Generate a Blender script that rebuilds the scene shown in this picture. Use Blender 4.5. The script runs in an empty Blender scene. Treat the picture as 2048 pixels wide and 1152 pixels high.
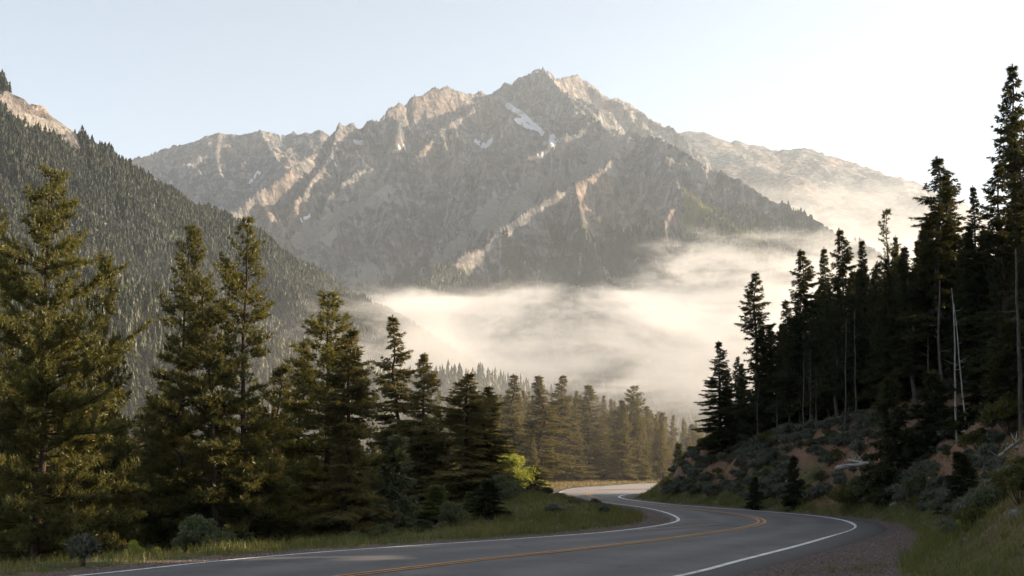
import bpy, math, time
import numpy as np
from mathutils import Vector
T0 = time.time()
sc = bpy.context.scene
COL = sc.collection
R = math.radians
rng = np.random.default_rng(11)

# ------------------------------------------------------------------ camera
W, H, F = 2048.0, 1152.0, 2560.0
HOR = 950.0
CAMH = 2.0
PITCH = math.atan((HOR - H / 2) / F)
cp, sp = math.cos(PITCH), math.sin(PITCH)


def ray(u, v):
    a = (u - W / 2) / F
    b = (H / 2 - v) / F
    return np.array([a, cp - b * sp, sp + b * cp])


def P(u, v, Y):
    d = ray(u, v)
    return np.array([d[0] * Y / d[1], Y, CAMH + d[2] * Y / d[1]])


def zroad(Y):
    t = np.clip((np.asarray(Y, float) - 90) / 80, 0, 1)
    return 1.15 * t * t * (3 - 2 * t)


def G(u, v):
    d = ray(u, v)
    Y = 60.0
    ys = np.linspace(5, 400, 8000)
    zs = CAMH + d[2] * ys / d[1] - zroad(ys)
    k = np.argmax(zs < 0) if (zs < 0).any() else len(ys) - 1
    Y = ys[k]
    return np.array([d[0] * Y / d[1], Y])


def project(p):
    """world (N,3) -> u, v (2048 space)"""
    x = p[:, 0]
    yy = p[:, 1]
    zz = p[:, 2] - CAMH
    fwd = yy * cp + zz * sp
    up = -yy * sp + zz * cp
    fwd = np.maximum(fwd, 1e-3)
    return W / 2 + F * x / fwd, H / 2 - F * up / fwd


cd = bpy.data.cameras.new('camera')
cam = bpy.data.objects.new('camera', cd)
COL.objects.link(cam)
cd.sensor_width = 36
cd.lens = 36 * F / W
cd.clip_end = 60000
cam.location = (0, 0, CAMH)
cam.rotation_euler = (math.pi / 2 + PITCH, 0, 0)
sc.camera = cam

# ------------------------------------------------------------------ noise (numpy)
_perm = np.random.default_rng(5).permutation(4096)
_g2 = np.random.default_rng(6).random(4096)


def vnoise(x, y, seed=0):
    xi = np.floor(x).astype(np.int64)
    yi = np.floor(y).astype(np.int64)
    fx = x - xi
    fy = y - yi
    fx = fx * fx * fx * (fx * (fx * 6 - 15) + 10)
    fy = fy * fy * fy * (fy * (fy * 6 - 15) + 10)

    def h(a, b):
        return _g2[_perm[(_perm[(a + seed * 131) & 4095] + b) & 4095]]
    v00 = h(xi, yi)
    v10 = h(xi + 1, yi)
    v01 = h(xi, yi + 1)
    v11 = h(xi + 1, yi + 1)
    return (v00 * (1 - fx) + v10 * fx) * (1 - fy) + (v01 * (1 - fx) + v11 * fx) * fy


def fbm(x, y, oct=4, seed=0, ridged=False, gain=.5):
    a = 1.0
    s = 0
    t = 0
    for o in range(oct):
        n = vnoise(x, y, seed + o)
        if ridged:
            n = 1 - np.abs(2 * n - 1)
            n = n * n
        s = s + a * n
        t += a
        a *= gain
        x, y = x * 1.63 + y * 1.21 + 17.3, y * 1.63 - x * 1.21 + 5.7
    return s / t


def sstep(a, b, x):
    t = np.clip((x - a) / (b - a), 0, 1)
    return t * t * (3 - 2 * t)


def dist_poly(px, py, poly):
    """unsigned distance + side sign (left of the path = +) to polyline"""
    best = np.full(px.shape, 1e18)
    side = np.zeros(px.shape)
    for i in range(len(poly) - 1):
        ax, ay = poly[i][:2]
        bx, by = poly[i + 1][:2]
        dx, dy = bx - ax, by - ay
        L = dx * dx + dy * dy + 1e-12
        t = np.clip(((px - ax) * dx + (py - ay) * dy) / L, 0, 1)
        qx, qy = ax + t * dx, ay + t * dy
        d = (px - qx) ** 2 + (py - qy) ** 2
        c = dx * (py - ay) - dy * (px - ax)
        m = d < best
        best = np.where(m, d, best)
        side = np.where(m, np.sign(c), side)
    return np.sqrt(best), side


def catmull(pts, n=14):
    pts = [np.array(p, float) for p in pts]
    pts = [2 * pts[0] - pts[1]] + pts + [2 * pts[-1] - pts[-2]]
    out = []
    for i in range(1, len(pts) - 2):
        p0, p1, p2, p3 = pts[i - 1:i + 3]
        # centripetal
        t0 = 0
        t1 = t0 + max(np.linalg.norm(p1 - p0), 1e-6) ** .5
        t2 = t1 + max(np.linalg.norm(p2 - p1), 1e-6) ** .5
        t3 = t2 + max(np.linalg.norm(p3 - p2), 1e-6) ** .5
        for k in range(n):
            t = t1 + (t2 - t1) * k / n
            A1 = (t1 - t) / (t1 - t0) * p0 + (t - t0) / (t1 - t0) * p1
            A2 = (t2 - t) / (t2 - t1) * p1 + (t - t1) / (t2 - t1) * p2
            A3 = (t3 - t) / (t3 - t2) * p2 + (t - t2) / (t3 - t2) * p3
            B1 = (t2 - t) / (t2 - t0) * A1 + (t - t0) / (t2 - t0) * A2
            B2 = (t3 - t) / (t3 - t1) * A2 + (t - t1) / (t3 - t1) * A3
            out.append((t2 - t) / (t2 - t1) * B1 + (t - t1) / (t2 - t1) * B2)
    out.append(pts[-2])
    return np.array(out)


def inside(px, py, poly):
    r = np.zeros(px.shape, bool)
    n = len(poly)
    for i in range(n):
        x1, y1 = poly[i]
        x2, y2 = poly[(i + 1) % n]
        if y1 == y2:
            continue
        c = ((y1 > py) != (y2 > py)) & (px < (x2 - x1) * (py - y1) / (y2 - y1) + x1)
        r ^= c
    return r

# ------------------------------------------------------------------ mesh helpers


def mesh_from(name, verts, faces_flat, fsize, mats=None, mat_idx=None, smooth=False, attrs=None):
    """faces_flat (nf*fsize) int array, all faces with the same vertex count"""
    me = bpy.data.meshes.new(name)
    verts = np.asarray(verts, np.float32)
    faces_flat = np.asarray(faces_flat, np.int32).ravel()
    nf = len(faces_flat) // fsize
    me.vertices.add(len(verts))
    me.vertices.foreach_set('co', verts.ravel())
    me.loops.add(len(faces_flat))
    me.loops.foreach_set('vertex_index', faces_flat)
    me.polygons.add(nf)
    me.polygons.foreach_set('loop_start', np.arange(0, nf * fsize, fsize, dtype=np.int32))
    try:
        me.polygons.foreach_set('loop_total', np.full(nf, fsize, np.int32))
    except Exception:
        pass
    if mat_idx is not None:
        me.polygons.foreach_set('material_index', np.asarray(mat_idx, np.int32))
    me.polygons.foreach_set('use_smooth', np.full(nf, smooth, bool))
    if attrs:
        for k, a in attrs.items():
            a = np.asarray(a, np.float32)
            if a.ndim == 1:
                at = me.attributes.new(k, 'FLOAT', 'POINT')
                at.data.foreach_set('value', a)
            else:
                at = me.attributes.new(k, 'FLOAT_COLOR', 'POINT')
                at.data.foreach_set('color', a.ravel())
    me.update(calc_edges=True)
    me.validate()
    for m in (mats or []):
        me.materials.append(m)
    return me


def obj(name, me, parent=None, label=None, cat=None, group=None, kind=None, loc=None):
    o = bpy.data.objects.new(name, me)
    COL.objects.link(o)
    if parent is not None:
        o.parent = parent
    if loc is not None:
        o.location = loc
    if label:
        o['label'] = label
    if cat:
        o['category'] = cat
    if group:
        o['group'] = group
    if kind:
        o['kind'] = kind
    return o


def grid_faces(nr, nc):
    i = np.arange(nr - 1)[:, None] * nc + np.arange(nc - 1)[None, :]
    return np.stack([i, i + 1, i + nc + 1, i + nc], -1).reshape(-1, 4)


class Tris:
    """collects triangles / quads as numpy chunks"""

    def __init__(self):
        self.v = []
        self.n = 0
        self.q = []

    def tri(self, v3):                      # (N,3,3)
        v3 = v3.reshape(-1, 3)
        f = (self.n + np.arange(len(v3))).reshape(-1, 3)
        self.v.append(v3)
        self.q.append(np.concatenate([f, f[:, 2:3]], 1)[:, :3])
        self.n += len(v3)

    def mesh(self, name, mats, smooth=False):
        return mesh_from(name, np.concatenate(self.v), np.concatenate(self.q), 3, mats, smooth=smooth)


def tube(path, radii, sides=6):
    """returns verts, quads for a tapered tube"""
    path = np.asarray(path, float)
    n = len(path)
    tang = np.gradient(path, axis=0)
    tang /= np.linalg.norm(tang, axis=1)[:, None] + 1e-9
    ref = np.array([0, 0, 1.0]) if abs(tang[0][2]) < .8 else np.array([1.0, 0, 0])
    s = np.cross(tang, ref)
    s /= np.linalg.norm(s, axis=1)[:, None] + 1e-9
    b = np.cross(s, tang)
    a = np.arange(sides) * 2 * math.pi / sides
    r = np.asarray(radii)[:, None, None]
    v = path[:, None, :] + r * (np.cos(a)[None, :, None] * s[:, None, :] + np.sin(a)[None, :, None] * b[:, None, :])
    v = v.reshape(-1, 3)
    f = []
    for i in range(n - 1):
        for k in range(sides):
            k2 = (k + 1) % sides
            f.append((i * sides + k, i * sides + k2, (i + 1) * sides + k2, (i + 1) * sides + k))
    return v, np.array(f)


class Quads:
    def __init__(self):
        self.v = []
        self.f = []
        self.n = 0

    def add(self, v, f):
        self.v.append(v)
        self.f.append(np.asarray(f) + self.n)
        self.n += len(v)

    def tube(self, path, radii, sides=6):
        self.add(*tube(path, radii, sides))

    def mesh(self, name, mats, smooth=True):
        return mesh_from(name, np.concatenate(self.v), np.concatenate(self.f), 4, mats, smooth=smooth)

# ------------------------------------------------------------------ materials


def newmat(name):
    m = bpy.data.materials.new(name)
    m.use_nodes = True
    nt = m.node_tree
    b = nt.nodes['Principled BSDF']
    b.inputs['Specular IOR Level'].default_value = .2
    return m, nt, b


class N:
    def __init__(self, nt):
        self.nt = nt

    def __call__(self, t, **kw):
        n = self.nt.nodes.new(t)
        ins = kw.pop('i', {})
        for k, v in kw.items():
            setattr(n, k, v)
        for k, v in ins.items():
            if isinstance(v, bpy.types.NodeSocket):
                self.nt.links.new(v, n.inputs[k])
            else:
                n.inputs[k].default_value = v
        return n

    def noise(self, scale, detail=4, rough=.55, co=None, dist=0):
        n = self('ShaderNodeTexNoise', i={'Scale': scale, 'Detail': detail, 'Roughness': rough, 'Distortion': dist})
        if co is not None:
            self.nt.links.new(co, n.inputs['Vector'])
        return n.outputs['Fac']

    def ramp(self, fac, stops):
        r = self('ShaderNodeValToRGB')
        self.nt.links.new(fac, r.inputs[0])
        e = r.color_ramp.elements
        while len(e) > 1:
            e.remove(e[0])
        for k, (p, c) in enumerate(stops):
            q = e[0] if k == 0 else e.new(p)
            q.position = p
            q.color = c if len(c) == 4 else (*c, 1)
        return r.outputs[0]

    def mix(self, fac, a, b, mode='MIX'):
        n = self('ShaderNodeMix', data_type='RGBA', blend_type=mode)
        for k, v in ((0, fac), (6, a), (7, b)):
            if isinstance(v, bpy.types.NodeSocket):
                self.nt.links.new(v, n.inputs[k])
            elif k == 0:
                n.inputs[0].default_value = v
            else:
                n.inputs[k].default_value = v if len(v) == 4 else (*v, 1)
        return n.outputs[2]

    def math(self, op, a, b=0.0, c=0.0, clamp=False):
        n = self('ShaderNodeMath', operation=op, use_clamp=clamp)
        for k, v in enumerate((a, b, c)):
            if isinstance(v, bpy.types.NodeSocket):
                self.nt.links.new(v, n.inputs[k])
            else:
                n.inputs[k].default_value = v
        return n.outputs[0]

    def attr(self, name, out='Fac'):
        return self('ShaderNodeAttribute', attribute_name=name).outputs[out]

    def bump(self, h, strength, dist):
        return self('ShaderNodeBump', i={'Height': h, 'Strength': strength, 'Distance': dist}).outputs[0]


def mat_ground():
    m, nt, b = newmat('ground_soil')
    g = N(nt)
    co = g('ShaderNodeNewGeometry').outputs['Position']
    n1 = g.noise(.9, 5, .6, co)
    n2 = g.noise(9, 4, .65, co)
    n3 = g.noise(60, 3, .6, co)
    n4 = g.noise(.15, 3, .5, co)
    grass = g.ramp(n1, [(.3, (.035, .045, .012)), (.5, (.075, .07, .025)), (.7, (.14, .115, .05))])
    soil = g.ramp(n2, [(.3, (.10, .055, .035)), (.55, (.20, .11, .07)), (.75, (.30, .20, .14))])
    gv = g('ShaderNodeTexVoronoi', i={'Scale': 22.0})
    nt.links.new(co, gv.inputs['Vector'])
    grav = g.ramp(gv.outputs['Color'], [(.0, (.035, .028, .027)), (.5, (.10, .075, .068)), (.8, (.17, .125, .11)), (1, (.26, .2, .18))])
    grav = g.mix(g.ramp(n1, [(.35, (0, 0, 0)), (.75, (.5, .5, .5))]), grav, (.09, .05, .04))
    litter = g.ramp(n2, [(.3, (.03, .02, .012)), (.6, (.07, .045, .025)), (.8, (.12, .085, .045))])
    z = g('ShaderNodeSeparateColor')
    nt.links.new(g.attr('zone', 'Color'), z.inputs[0])
    c = g.mix(z.outputs[2], grass, soil)
    wob = g.math('ADD', z.outputs[0], g.math('MULTIPLY', g.math('SUBTRACT', n2, .5), .7))
    c = g.mix(g.ramp(wob, [(.42, (0, 0, 0)), (.58, (1, 1, 1))]), c, grav)
    c = g.mix(z.outputs[1], c, litter)
    nt.links.new(c, b.inputs['Base Color'])
    b.inputs['Roughness'].default_value = .95
    hh = g.math('ADD', g.math('MULTIPLY', gv.outputs['Distance'], .6), n2)
    nt.links.new(g.bump(hh, .8, .05), b.inputs['Normal'])
    return m


def mat_asphalt():
    m, nt, b = newmat('asphalt')
    g = N(nt)
    co = g('ShaderNodeNewGeometry').outputs['Position']
    n1 = g.noise(.35, 5, .6, co)
    n2 = g.noise(45, 3, .7, co)
    n3 = g.noise(7, 4, .6, co)
    yy = g('ShaderNodeSeparateXYZ')
    nt.links.new(co, yy.inputs[0])
    lane = g.attr('lane')       # 0..1 across the road
    # wheel tracks polished slightly darker
    w = g.math('COSINE', g.math('MULTIPLY', lane, 4 * 2 * math.pi))
    w = g.math('MULTIPLY', w, .075)
    f = g.math('ADD', g.math('ADD', g.math('MULTIPLY', n2, .34), g.math('MULTIPLY', n1, .62)), w)
    f = g.math('ADD', f, g.math('MULTIPLY', n3, .15))
    c = g.ramp(f, [(.3, (.034, .032, .032)), (.5, (.064, .059, .058)), (.75, (.118, .107, .103))])
    field = g('ShaderNodeMapRange', i={'From Min': 108.0, 'From Max': 124.0, 'To Min': 0.0, 'To Max': 1.0})  # far bend paler: its sunlit glare is put into the asphalt colour
    nt.links.new(yy.outputs[1], field.inputs['Value'])
    c = g.mix(field.outputs[0], c, g.mix(n2, (.17, .155, .145), (.36, .32, .295)))
    edge = g.math('ABSOLUTE', g.math('SUBTRACT', lane, .5))
    c = g.mix(g.ramp(g.math('ADD', edge, g.math('MULTIPLY', n3, .05)), [(.505, (0, 0, 0)), (.53, (.75, .75, .75))]), c, (.034, .031, .032))
    pv = g('ShaderNodeTexVoronoi', feature='F1', distance='CHEBYCHEV', i={'Scale': .11, 'Randomness': .9})
    nt.links.new(co, pv.inputs['Vector'])
    ps = g('ShaderNodeSeparateColor')
    nt.links.new(pv.outputs['Color'], ps.inputs[0])
    patch = g.math('MULTIPLY', g.math('GREATER_THAN', ps.outputs[0], .72), g.math('LESS_THAN', pv.outputs['Distance'], .30))
    c = g.mix(g.math('MULTIPLY', patch, .55), c, (.036, .034, .035))
    vor = g('ShaderNodeTexVoronoi', feature='DISTANCE_TO_EDGE', i={'Scale': .16})
    wv = g('ShaderNodeVectorMath', operation='ADD')
    nt.links.new(co, wv.inputs[0])
    nz = g('ShaderNodeTexNoise', i={'Scale': .8, 'Detail': 6, 'Roughness': .7})
    nt.links.new(co, nz.inputs['Vector'])
    sc_ = g('ShaderNodeVectorMath', operation='SCALE', i={'Scale': 2.0})
    nt.links.new(nz.outputs['Color'], sc_.inputs[0])
    nt.links.new(sc_.outputs[0], wv.inputs[1])
    nt.links.new(wv.outputs[0], vor.inputs['Vector'])
    crack = g.ramp(vor.outputs['Distance'], [(0, (.9, .9, .9)), (.010, (0, 0, 0))])
    c = g.mix(crack, c, (.02, .02, .02))
    nt.links.new(c, b.inputs['Base Color'])
    b.inputs['Roughness'].default_value = .72
    b.inputs['Specular IOR Level'].default_value = .4
    nt.links.new(g.bump(n2, .35, .01), b.inputs['Normal'])
    return m


def mat_paint(name, col):
    m, nt, b = newmat(name)
    g = N(nt)
    co = g('ShaderNodeNewGeometry').outputs['Position']
    n = g.noise(30, 4, .7, co)
    n2 = g.noise(1.5, 3, .6, co)
    wear = g.ramp(g.math('ADD', g.math('MULTIPLY', n, .7), g.math('MULTIPLY', n2, .3)), [(.46, (0, 0, 0)), (.60, (.8, .8, .8))])
    nt.links.new(g.mix(wear, col, (.08, .075, .07)), b.inputs['Base Color'])
    b.inputs['Roughness'].default_value = .6
    return m


def mat_rock(name, veg=True, warm=0.0, forest=(.030, .042, .022)):
    m, nt, b = newmat(name)
    g = N(nt)
    geo = g('ShaderNodeNewGeometry')
    co = geo.outputs['Position']
    mp = g('ShaderNodeMapping', i={'Scale': (1, 1, 2.6), 'Rotation': (0.25, 0.15, 0)})
    nt.links.new(co, mp.inputs['Vector'])
    big = g.noise(.0022, 4, .55, co)
    mid = g.noise(.012, 6, .68, mp.outputs[0])
    fine = g.noise(.06, 5, .7, mp.outputs[0])
    # steep streaks: noise squeezed along z
    ms = g('ShaderNodeMapping', i={'Scale': (1, 1, .22)})
    nt.links.new(co, ms.inputs['Vector'])
    streak = g.noise(.035, 5, .65, ms.outputs[0], .6)
    rock = g.ramp(g.math('ADD', g.math('MULTIPLY', mid, .5), g.math('MULTIPLY', streak, .5)),
                  [(.37, (.018, .020, .026)), (.46, (.066, .068, .074)), (.54, (.145, .141, .140)), (.63, (.36, .34, .32))])
    red = g.ramp(g.math('ADD', g.math('MULTIPLY', big, .7), g.math('MULTIPLY', mid, .35)), [(.50, (0, 0, 0)), (.62, (.7, .7, .7))])
    rock = g.mix(red, rock, g.mix(g.ramp(streak, [(.38, (0, 0, 0)), (.62, (1, 1, 1))]), (.058, .046, .042), (.28, .20, .155)))
    # scree on gentler slopes
    sx = g('ShaderNodeSeparateXYZ')
    nt.links.new(geo.outputs['Normal'], sx.inputs[0])
    slope = g.math('ADD', g.attr('scree'), g.math('MULTIPLY', g.math('SUBTRACT', fine, .5), .5))
    scree = g.ramp(fine, [(.3, (.17, .158, .145)), (.7, (.29, .265, .24))])
    c = g.mix(g.ramp(slope, [(.4, (0, 0, 0)), (.62, (1, 1, 1))]), rock, scree)
    vg = g.math('ADD', g.attr('veg'), g.math('MULTIPLY', g.math('SUBTRACT', g.noise(.02, 6, .7, co), .5), 1.3))
    grassc = g.mix(fine, (.035, .042, .020), (.085, .080, .038))
    vf = g.ramp(vg, [(.42, (0, 0, 0)), (.52, (.85, .85, .85))])
    c = g.mix(vf, c, g.mix(g.ramp(vg, [(.5, (0, 0, 0)), (.8, (1, 1, 1))]), grassc, forest))
    sn = g.math('ADD', g.attr('snow'), g.math('MULTIPLY', g.math('SUBTRACT', g.noise(.05, 4, .6, co), .5), .8))
    c = g.mix(g.ramp(sn, [(.47, (0, 0, 0)), (.53, (1, 1, 1))]), c, (.72, .75, .80))
    nt.links.new(c, b.inputs['Base Color'])
    b.inputs['Roughness'].default_value = .95
    b.inputs['Specular IOR Level'].default_value = .1
    h = g.math('ADD', g.math('MULTIPLY', mid, 30), g.math('ADD', g.math('MULTIPLY', streak, 22), g.math('MULTIPLY', fine, 8)))
    nt.links.new(g.bump(h, .9, 1.0), b.inputs['Normal'])
    return m


def mat_foliage(name, dark, light, trans=(.16, .17, .03), tw=.28, hue=.0, obj_info=True, scale=1.2):
    m = bpy.data.materials.new(name)
    m.use_nodes = True
    nt = m.node_tree
    nt.nodes.clear()
    g = N(nt)
    out = g('ShaderNodeOutputMaterial')
    co = g('ShaderNodeTexCoord').outputs['Object']
    n = g.noise(scale, 3, .6, co)
    f = n
    if obj_info:
        rnd = g('ShaderNodeObjectInfo').outputs['Random']
        f = g.math('ADD', g.math('MULTIPLY', n, .8), g.math('MULTIPLY', rnd, .3))
    c = g.mix(g.ramp(f, [(.32, (0, 0, 0)), (.8, (1, 1, 1))]), dark, light)
    d = g('ShaderNodeBsdfDiffuse')
    t = g('ShaderNodeBsdfTranslucent')
    nt.links.new(c, d.inputs['Color'])
    tc = g.mix(f, tuple(x * .6 for x in trans), trans)
    nt.links.new(tc, t.inputs['Color'])
    mx = g('ShaderNodeMixShader', i={0: tw})
    nt.links.new(d.outputs[0], mx.inputs[1])
    nt.links.new(t.outputs[0], mx.inputs[2])
    gl = g('ShaderNodeBsdfGlossy', i={'Color': (1, 1, .9, 1), 'Roughness': .45})
    mx2 = g('ShaderNodeMixShader', i={0: .02})
    nt.links.new(mx.outputs[0], mx2.inputs[1])
    nt.links.new(gl.outputs[0], mx2.inputs[2])
    nt.links.new(mx2.outputs[0], out.inputs['Surface'])
    return m


def mat_bark(name, a, b_, rough=.9):
    m, nt, b = newmat(name)
    g = N(nt)
    co = g('ShaderNodeTexCoord').outputs['Object']
    mp = g('ShaderNodeMapping', i={'Scale': (9, 9, 1.6)})
    nt.links.new(co, mp.inputs['Vector'])
    n = g.noise(1.6, 5, .7, mp.outputs[0])
    nt.links.new(g.ramp(n, [(.35, a), (.65, b_)]), b.inputs['Base Color'])
    b.inputs['Roughness'].default_value = rough
    nt.links.new(g.bump(n, .8, .04), b.inputs['Normal'])
    return m


def mat_simple(name, a, b_, scale=3., rough=.9, bump=.03):
    m, nt, b = newmat(name)
    g = N(nt)
    co = g('ShaderNodeTexCoord').outputs['Object']
    n = g.noise(scale, 5, .65, co)
    nt.links.new(g.ramp(n, [(.35, a), (.65, b_)]), b.inputs['Base Color'])
    b.inputs['Roughness'].default_value = rough
    nt.links.new(g.bump(n, .7, bump), b.inputs['Normal'])
    return m


M_ground = mat_ground()
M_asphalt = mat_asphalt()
M_white = mat_paint('white_paint', (.78, .78, .76))
M_yellow = mat_paint('yellow_paint', (.56, .27, .07))
M_faded = mat_paint('faded_yellow_paint', (.40, .21, .09))
M_rock = mat_rock('mountain_rock')
M_pine = mat_foliage('pine_needles', (.010, .017, .008), (.092, .092, .026), (.36, .30, .05), .22)
M_spruce = mat_foliage('spruce_needles', (.016, .024, .012), (.135, .120, .048), (.40, .31, .08), .28)
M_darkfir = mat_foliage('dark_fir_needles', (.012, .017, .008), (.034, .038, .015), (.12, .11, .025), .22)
M_sapling = mat_foliage('young_fir_needles', (.06, .075, .03), (.13, .14, .05), (.30, .30, .06), .32, scale=3)
M_leaf = mat_foliage('bright_leaves', (.10, .13, .02), (.22, .24, .04), (.5, .5, .07), .42, scale=3)
M_willow = mat_foliage('grey_green_leaves', (.055, .07, .035), (.11, .125, .07), (.18, .2, .06), .25, scale=4)
M_sage = mat_foliage('sagebrush_leaves', (.07, .075, .055), (.15, .155, .12), (.12, .12, .07), .15, scale=5)
M_grass = mat_foliage('grass_blades', (.040, .056, .014), (.115, .120, .035), (.28, .27, .05), .33, scale=.7, obj_info=False)
M_dry = mat_foliage('dry_grass_blades', (.12, .09, .045), (.28, .21, .10), (.36, .27, .1), .3, scale=.9, obj_info=False)
M_far = mat_foliage('distant_conifers', (.011, .018, .013), (.036, .038, .024), (.09, .08, .04), .08, scale=.012, obj_info=False)
M_farlit = mat_foliage('distant_sunlit_conifers', (.016, .023, .011), (.045, .045, .020), (.12, .10, .035), .12, scale=.02, obj_info=False)  # lit copy of the distant conifers, sunlight mixed into the colour
M_bark = mat_bark('dark_bark', (.018, .013, .010), (.065, .046, .034))
M_palebark = mat_bark('pale_bark', (.035, .03, .027), (.12, .105, .09))
M_snag = mat_bark('bleached_wood', (.16, .15, .14), (.42, .39, .36))
M_stone = mat_simple('grey_stone', (.08, .075, .07), (.24, .225, .205), 4)

# ------------------------------------------------------------------ road geometry
L_px = [(170, 1152), (430, 1124), (700, 1101), (1000, 1081), (1200, 1066), (1290, 1056), (1338, 1048), (1357, 1041), (1350, 1033),
        (1326, 1024), (1290, 1016), (1248, 1010), (1210, 1005), (1175, 1000), (1140, 994.5), (1119, 987), (1128, 981.5), (1156, 976),
        (1230, 970.8), (1320, 966)]
R_px = [(1370, 1152), (1480, 1123), (1600, 1092), (1670, 1071), (1702, 1060), (1709, 1053), (1696, 1044), (1643, 1034), (1565, 1026.5),
        (1486, 1020.5), (1420, 1015.5), (1355, 1010.5), (1300, 1005), (1255, 999.5), (1238, 994.5), (1250, 990), (1275, 987.5), (1313, 984.5), (1360, 982)]
Lw = [G(*p) for p in L_px]
Rw = [G(*p) for p in R_px]
dl = (Lw[0] - Lw[1]) / np.linalg.norm(Lw[0] - Lw[1])
dr = (Rw[0] - Rw[1]) / np.linalg.norm(Rw[0] - Rw[1])
dm = np.array([-.46, -.888])
Lw = [Lw[0] + dm * 75, Lw[0] + dm * 45, Lw[0] + dm * 20] + Lw
Rw = [Rw[0] + dm * 75, Rw[0] + dm * 45, Rw[0] + dm * 20] + Rw
Lw += [Lw[-1] + np.array([25, 13.]), Lw[-1] + np.array([70, 30.]), Lw[-1] + np.array([140, 45.])]
Rw += [Rw[-1] + np.array([25, 12.]), Rw[-1] + np.array([70, 32.]), Rw[-1] + np.array([140, 50.])]
Ls = catmull(Lw, 10)
Rs = catmull(Rw, 10)
key_pairs = [(0, 0), (3, 3), (6, 5), (8, 6), (10, 8), (13, 12), (17, 15), (18, 17), (20, 19), (22, 21), (25, 24)]


def resample(poly, n):
    d = np.r_[0, np.cumsum(np.linalg.norm(np.diff(poly, axis=0), axis=1))]
    t = np.linspace(0, d[-1], n)
    return np.stack([np.interp(t, d, poly[:, k]) for k in range(poly.shape[1])], 1)


def match(Lsp, Rsp, pairs, n=26):
    Lo, Ro = [], []
    for (a, b), (c, d) in zip(pairs[:-1], pairs[1:]):
        la = resample(Lsp[a * 10:c * 10 + 1], n + 1)
        rb = resample(Rsp[b * 10:d * 10 + 1], n + 1)
        Lo.append(la[:-1])
        Ro.append(rb[:-1])
    Lo.append(Lsp[-1:])
    Ro.append(Rsp[-1:])
    return np.concatenate(Lo), np.concatenate(Ro)


key_pairs[-1] = (len(Lw) - 1, len(Rw) - 1)
key_pairs[-2] = (len(Lw) - 4, len(Rw) - 4)
RL, RR = match(Ls, Rs, key_pairs)


def smooth_pts(a, k=3, n=2):
    for _ in range(n):
        b = a.copy()
        b[1:-1] = (a[:-2] + a[1:-1] * 2 + a[2:]) / 4
        a = b
    return a


RL, RR = smooth_pts(RL), smooth_pts(RR)


def offset(poly, d):
    t = np.gradient(poly, axis=0)
    t /= np.linalg.norm(t, axis=1)[:, None] + 1e-9
    nrm = np.stack([-t[:, 1], t[:, 0]], 1)
    if np.ndim(d):
        d = np.asarray(d)[:, None]
    return smooth_pts(poly + nrm * d, n=4)


EL = offset(RL, .35)
wR = .9 + .35 * np.exp(-((RR[:, 1] - 47) / 10.) ** 2)
wR = np.where(RR[:, 1] > 60, .45, wR)
wR = np.convolve(np.pad(wR, 6, 'edge'), np.ones(13) / 13, 'valid')
ER = offset(RR, -wR)
road_poly = np.concatenate([EL, ER[::-1]])

# asphalt strip
NC = 15
tt = np.linspace(0, 1, NC)
V = EL[:, None, :] * (1 - tt)[None, :, None] + ER[:, None, :] * tt[None, :, None]
crown = .05 * (1 - (2 * tt - 1) ** 2)
Z = zroad(V[..., 1]) + crown[None, :] + .004
# turned-down edges so the slab has thickness
V = np.concatenate([offset(EL, .10)[:, None, :], V, offset(ER, -.10)[:, None, :]], 1)
Z = np.concatenate([Z[:, :1] - .11, Z, Z[:, -1:] - .11], 1)
tt = np.r_[-.01, tt, 1.01]
NC += 2
vv = np.concatenate([V, Z[..., None]], -1).reshape(-1, 3)
lane = np.repeat(tt[None, :], len(V), 0).reshape(-1)
dEL = np.linalg.norm(EL - RL, axis=1)
dwid = np.linalg.norm(EL - ER, axis=1)
a0 = (dEL / dwid)[:, None]
a1 = 1 - (np.linalg.norm(ER - RR, axis=1) / dwid)[:, None]
lane = ((tt[None, :] - a0) / (a1 - a0)).reshape(-1)
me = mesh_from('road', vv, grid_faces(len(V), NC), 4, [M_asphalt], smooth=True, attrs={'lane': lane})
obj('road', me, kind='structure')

road_c = None


def zroad_surface(x, y, frac):
    return zroad(y) + .05 * (1 - (2 * frac - 1) ** 2) + .004


def stripe(name, center, half, mat, lift, zoff=None):
    """thin painted sheet following a path on the road"""
    c = smooth_pts(center, n=2)
    t = np.gradient(c, axis=0)
    t /= np.linalg.norm(t, axis=1)[:, None] + 1e-9
    nrm = np.stack([-t[:, 1], t[:, 0]], 1)
    a = c + nrm * half
    b = c - nrm * half
    z = zroad(c[:, 1])[:, None] + lift
    v = np.concatenate([np.concatenate([a, z], 1), np.concatenate([b, z], 1)])
    n = len(c)
    i = np.arange(n - 1)
    f = np.stack([i, i + 1, n + i + 1, n + i], 1)
    me = mesh_from(name, v, f[:, ::-1], 4, [mat])
    return obj(name, me, kind='structure')


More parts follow.
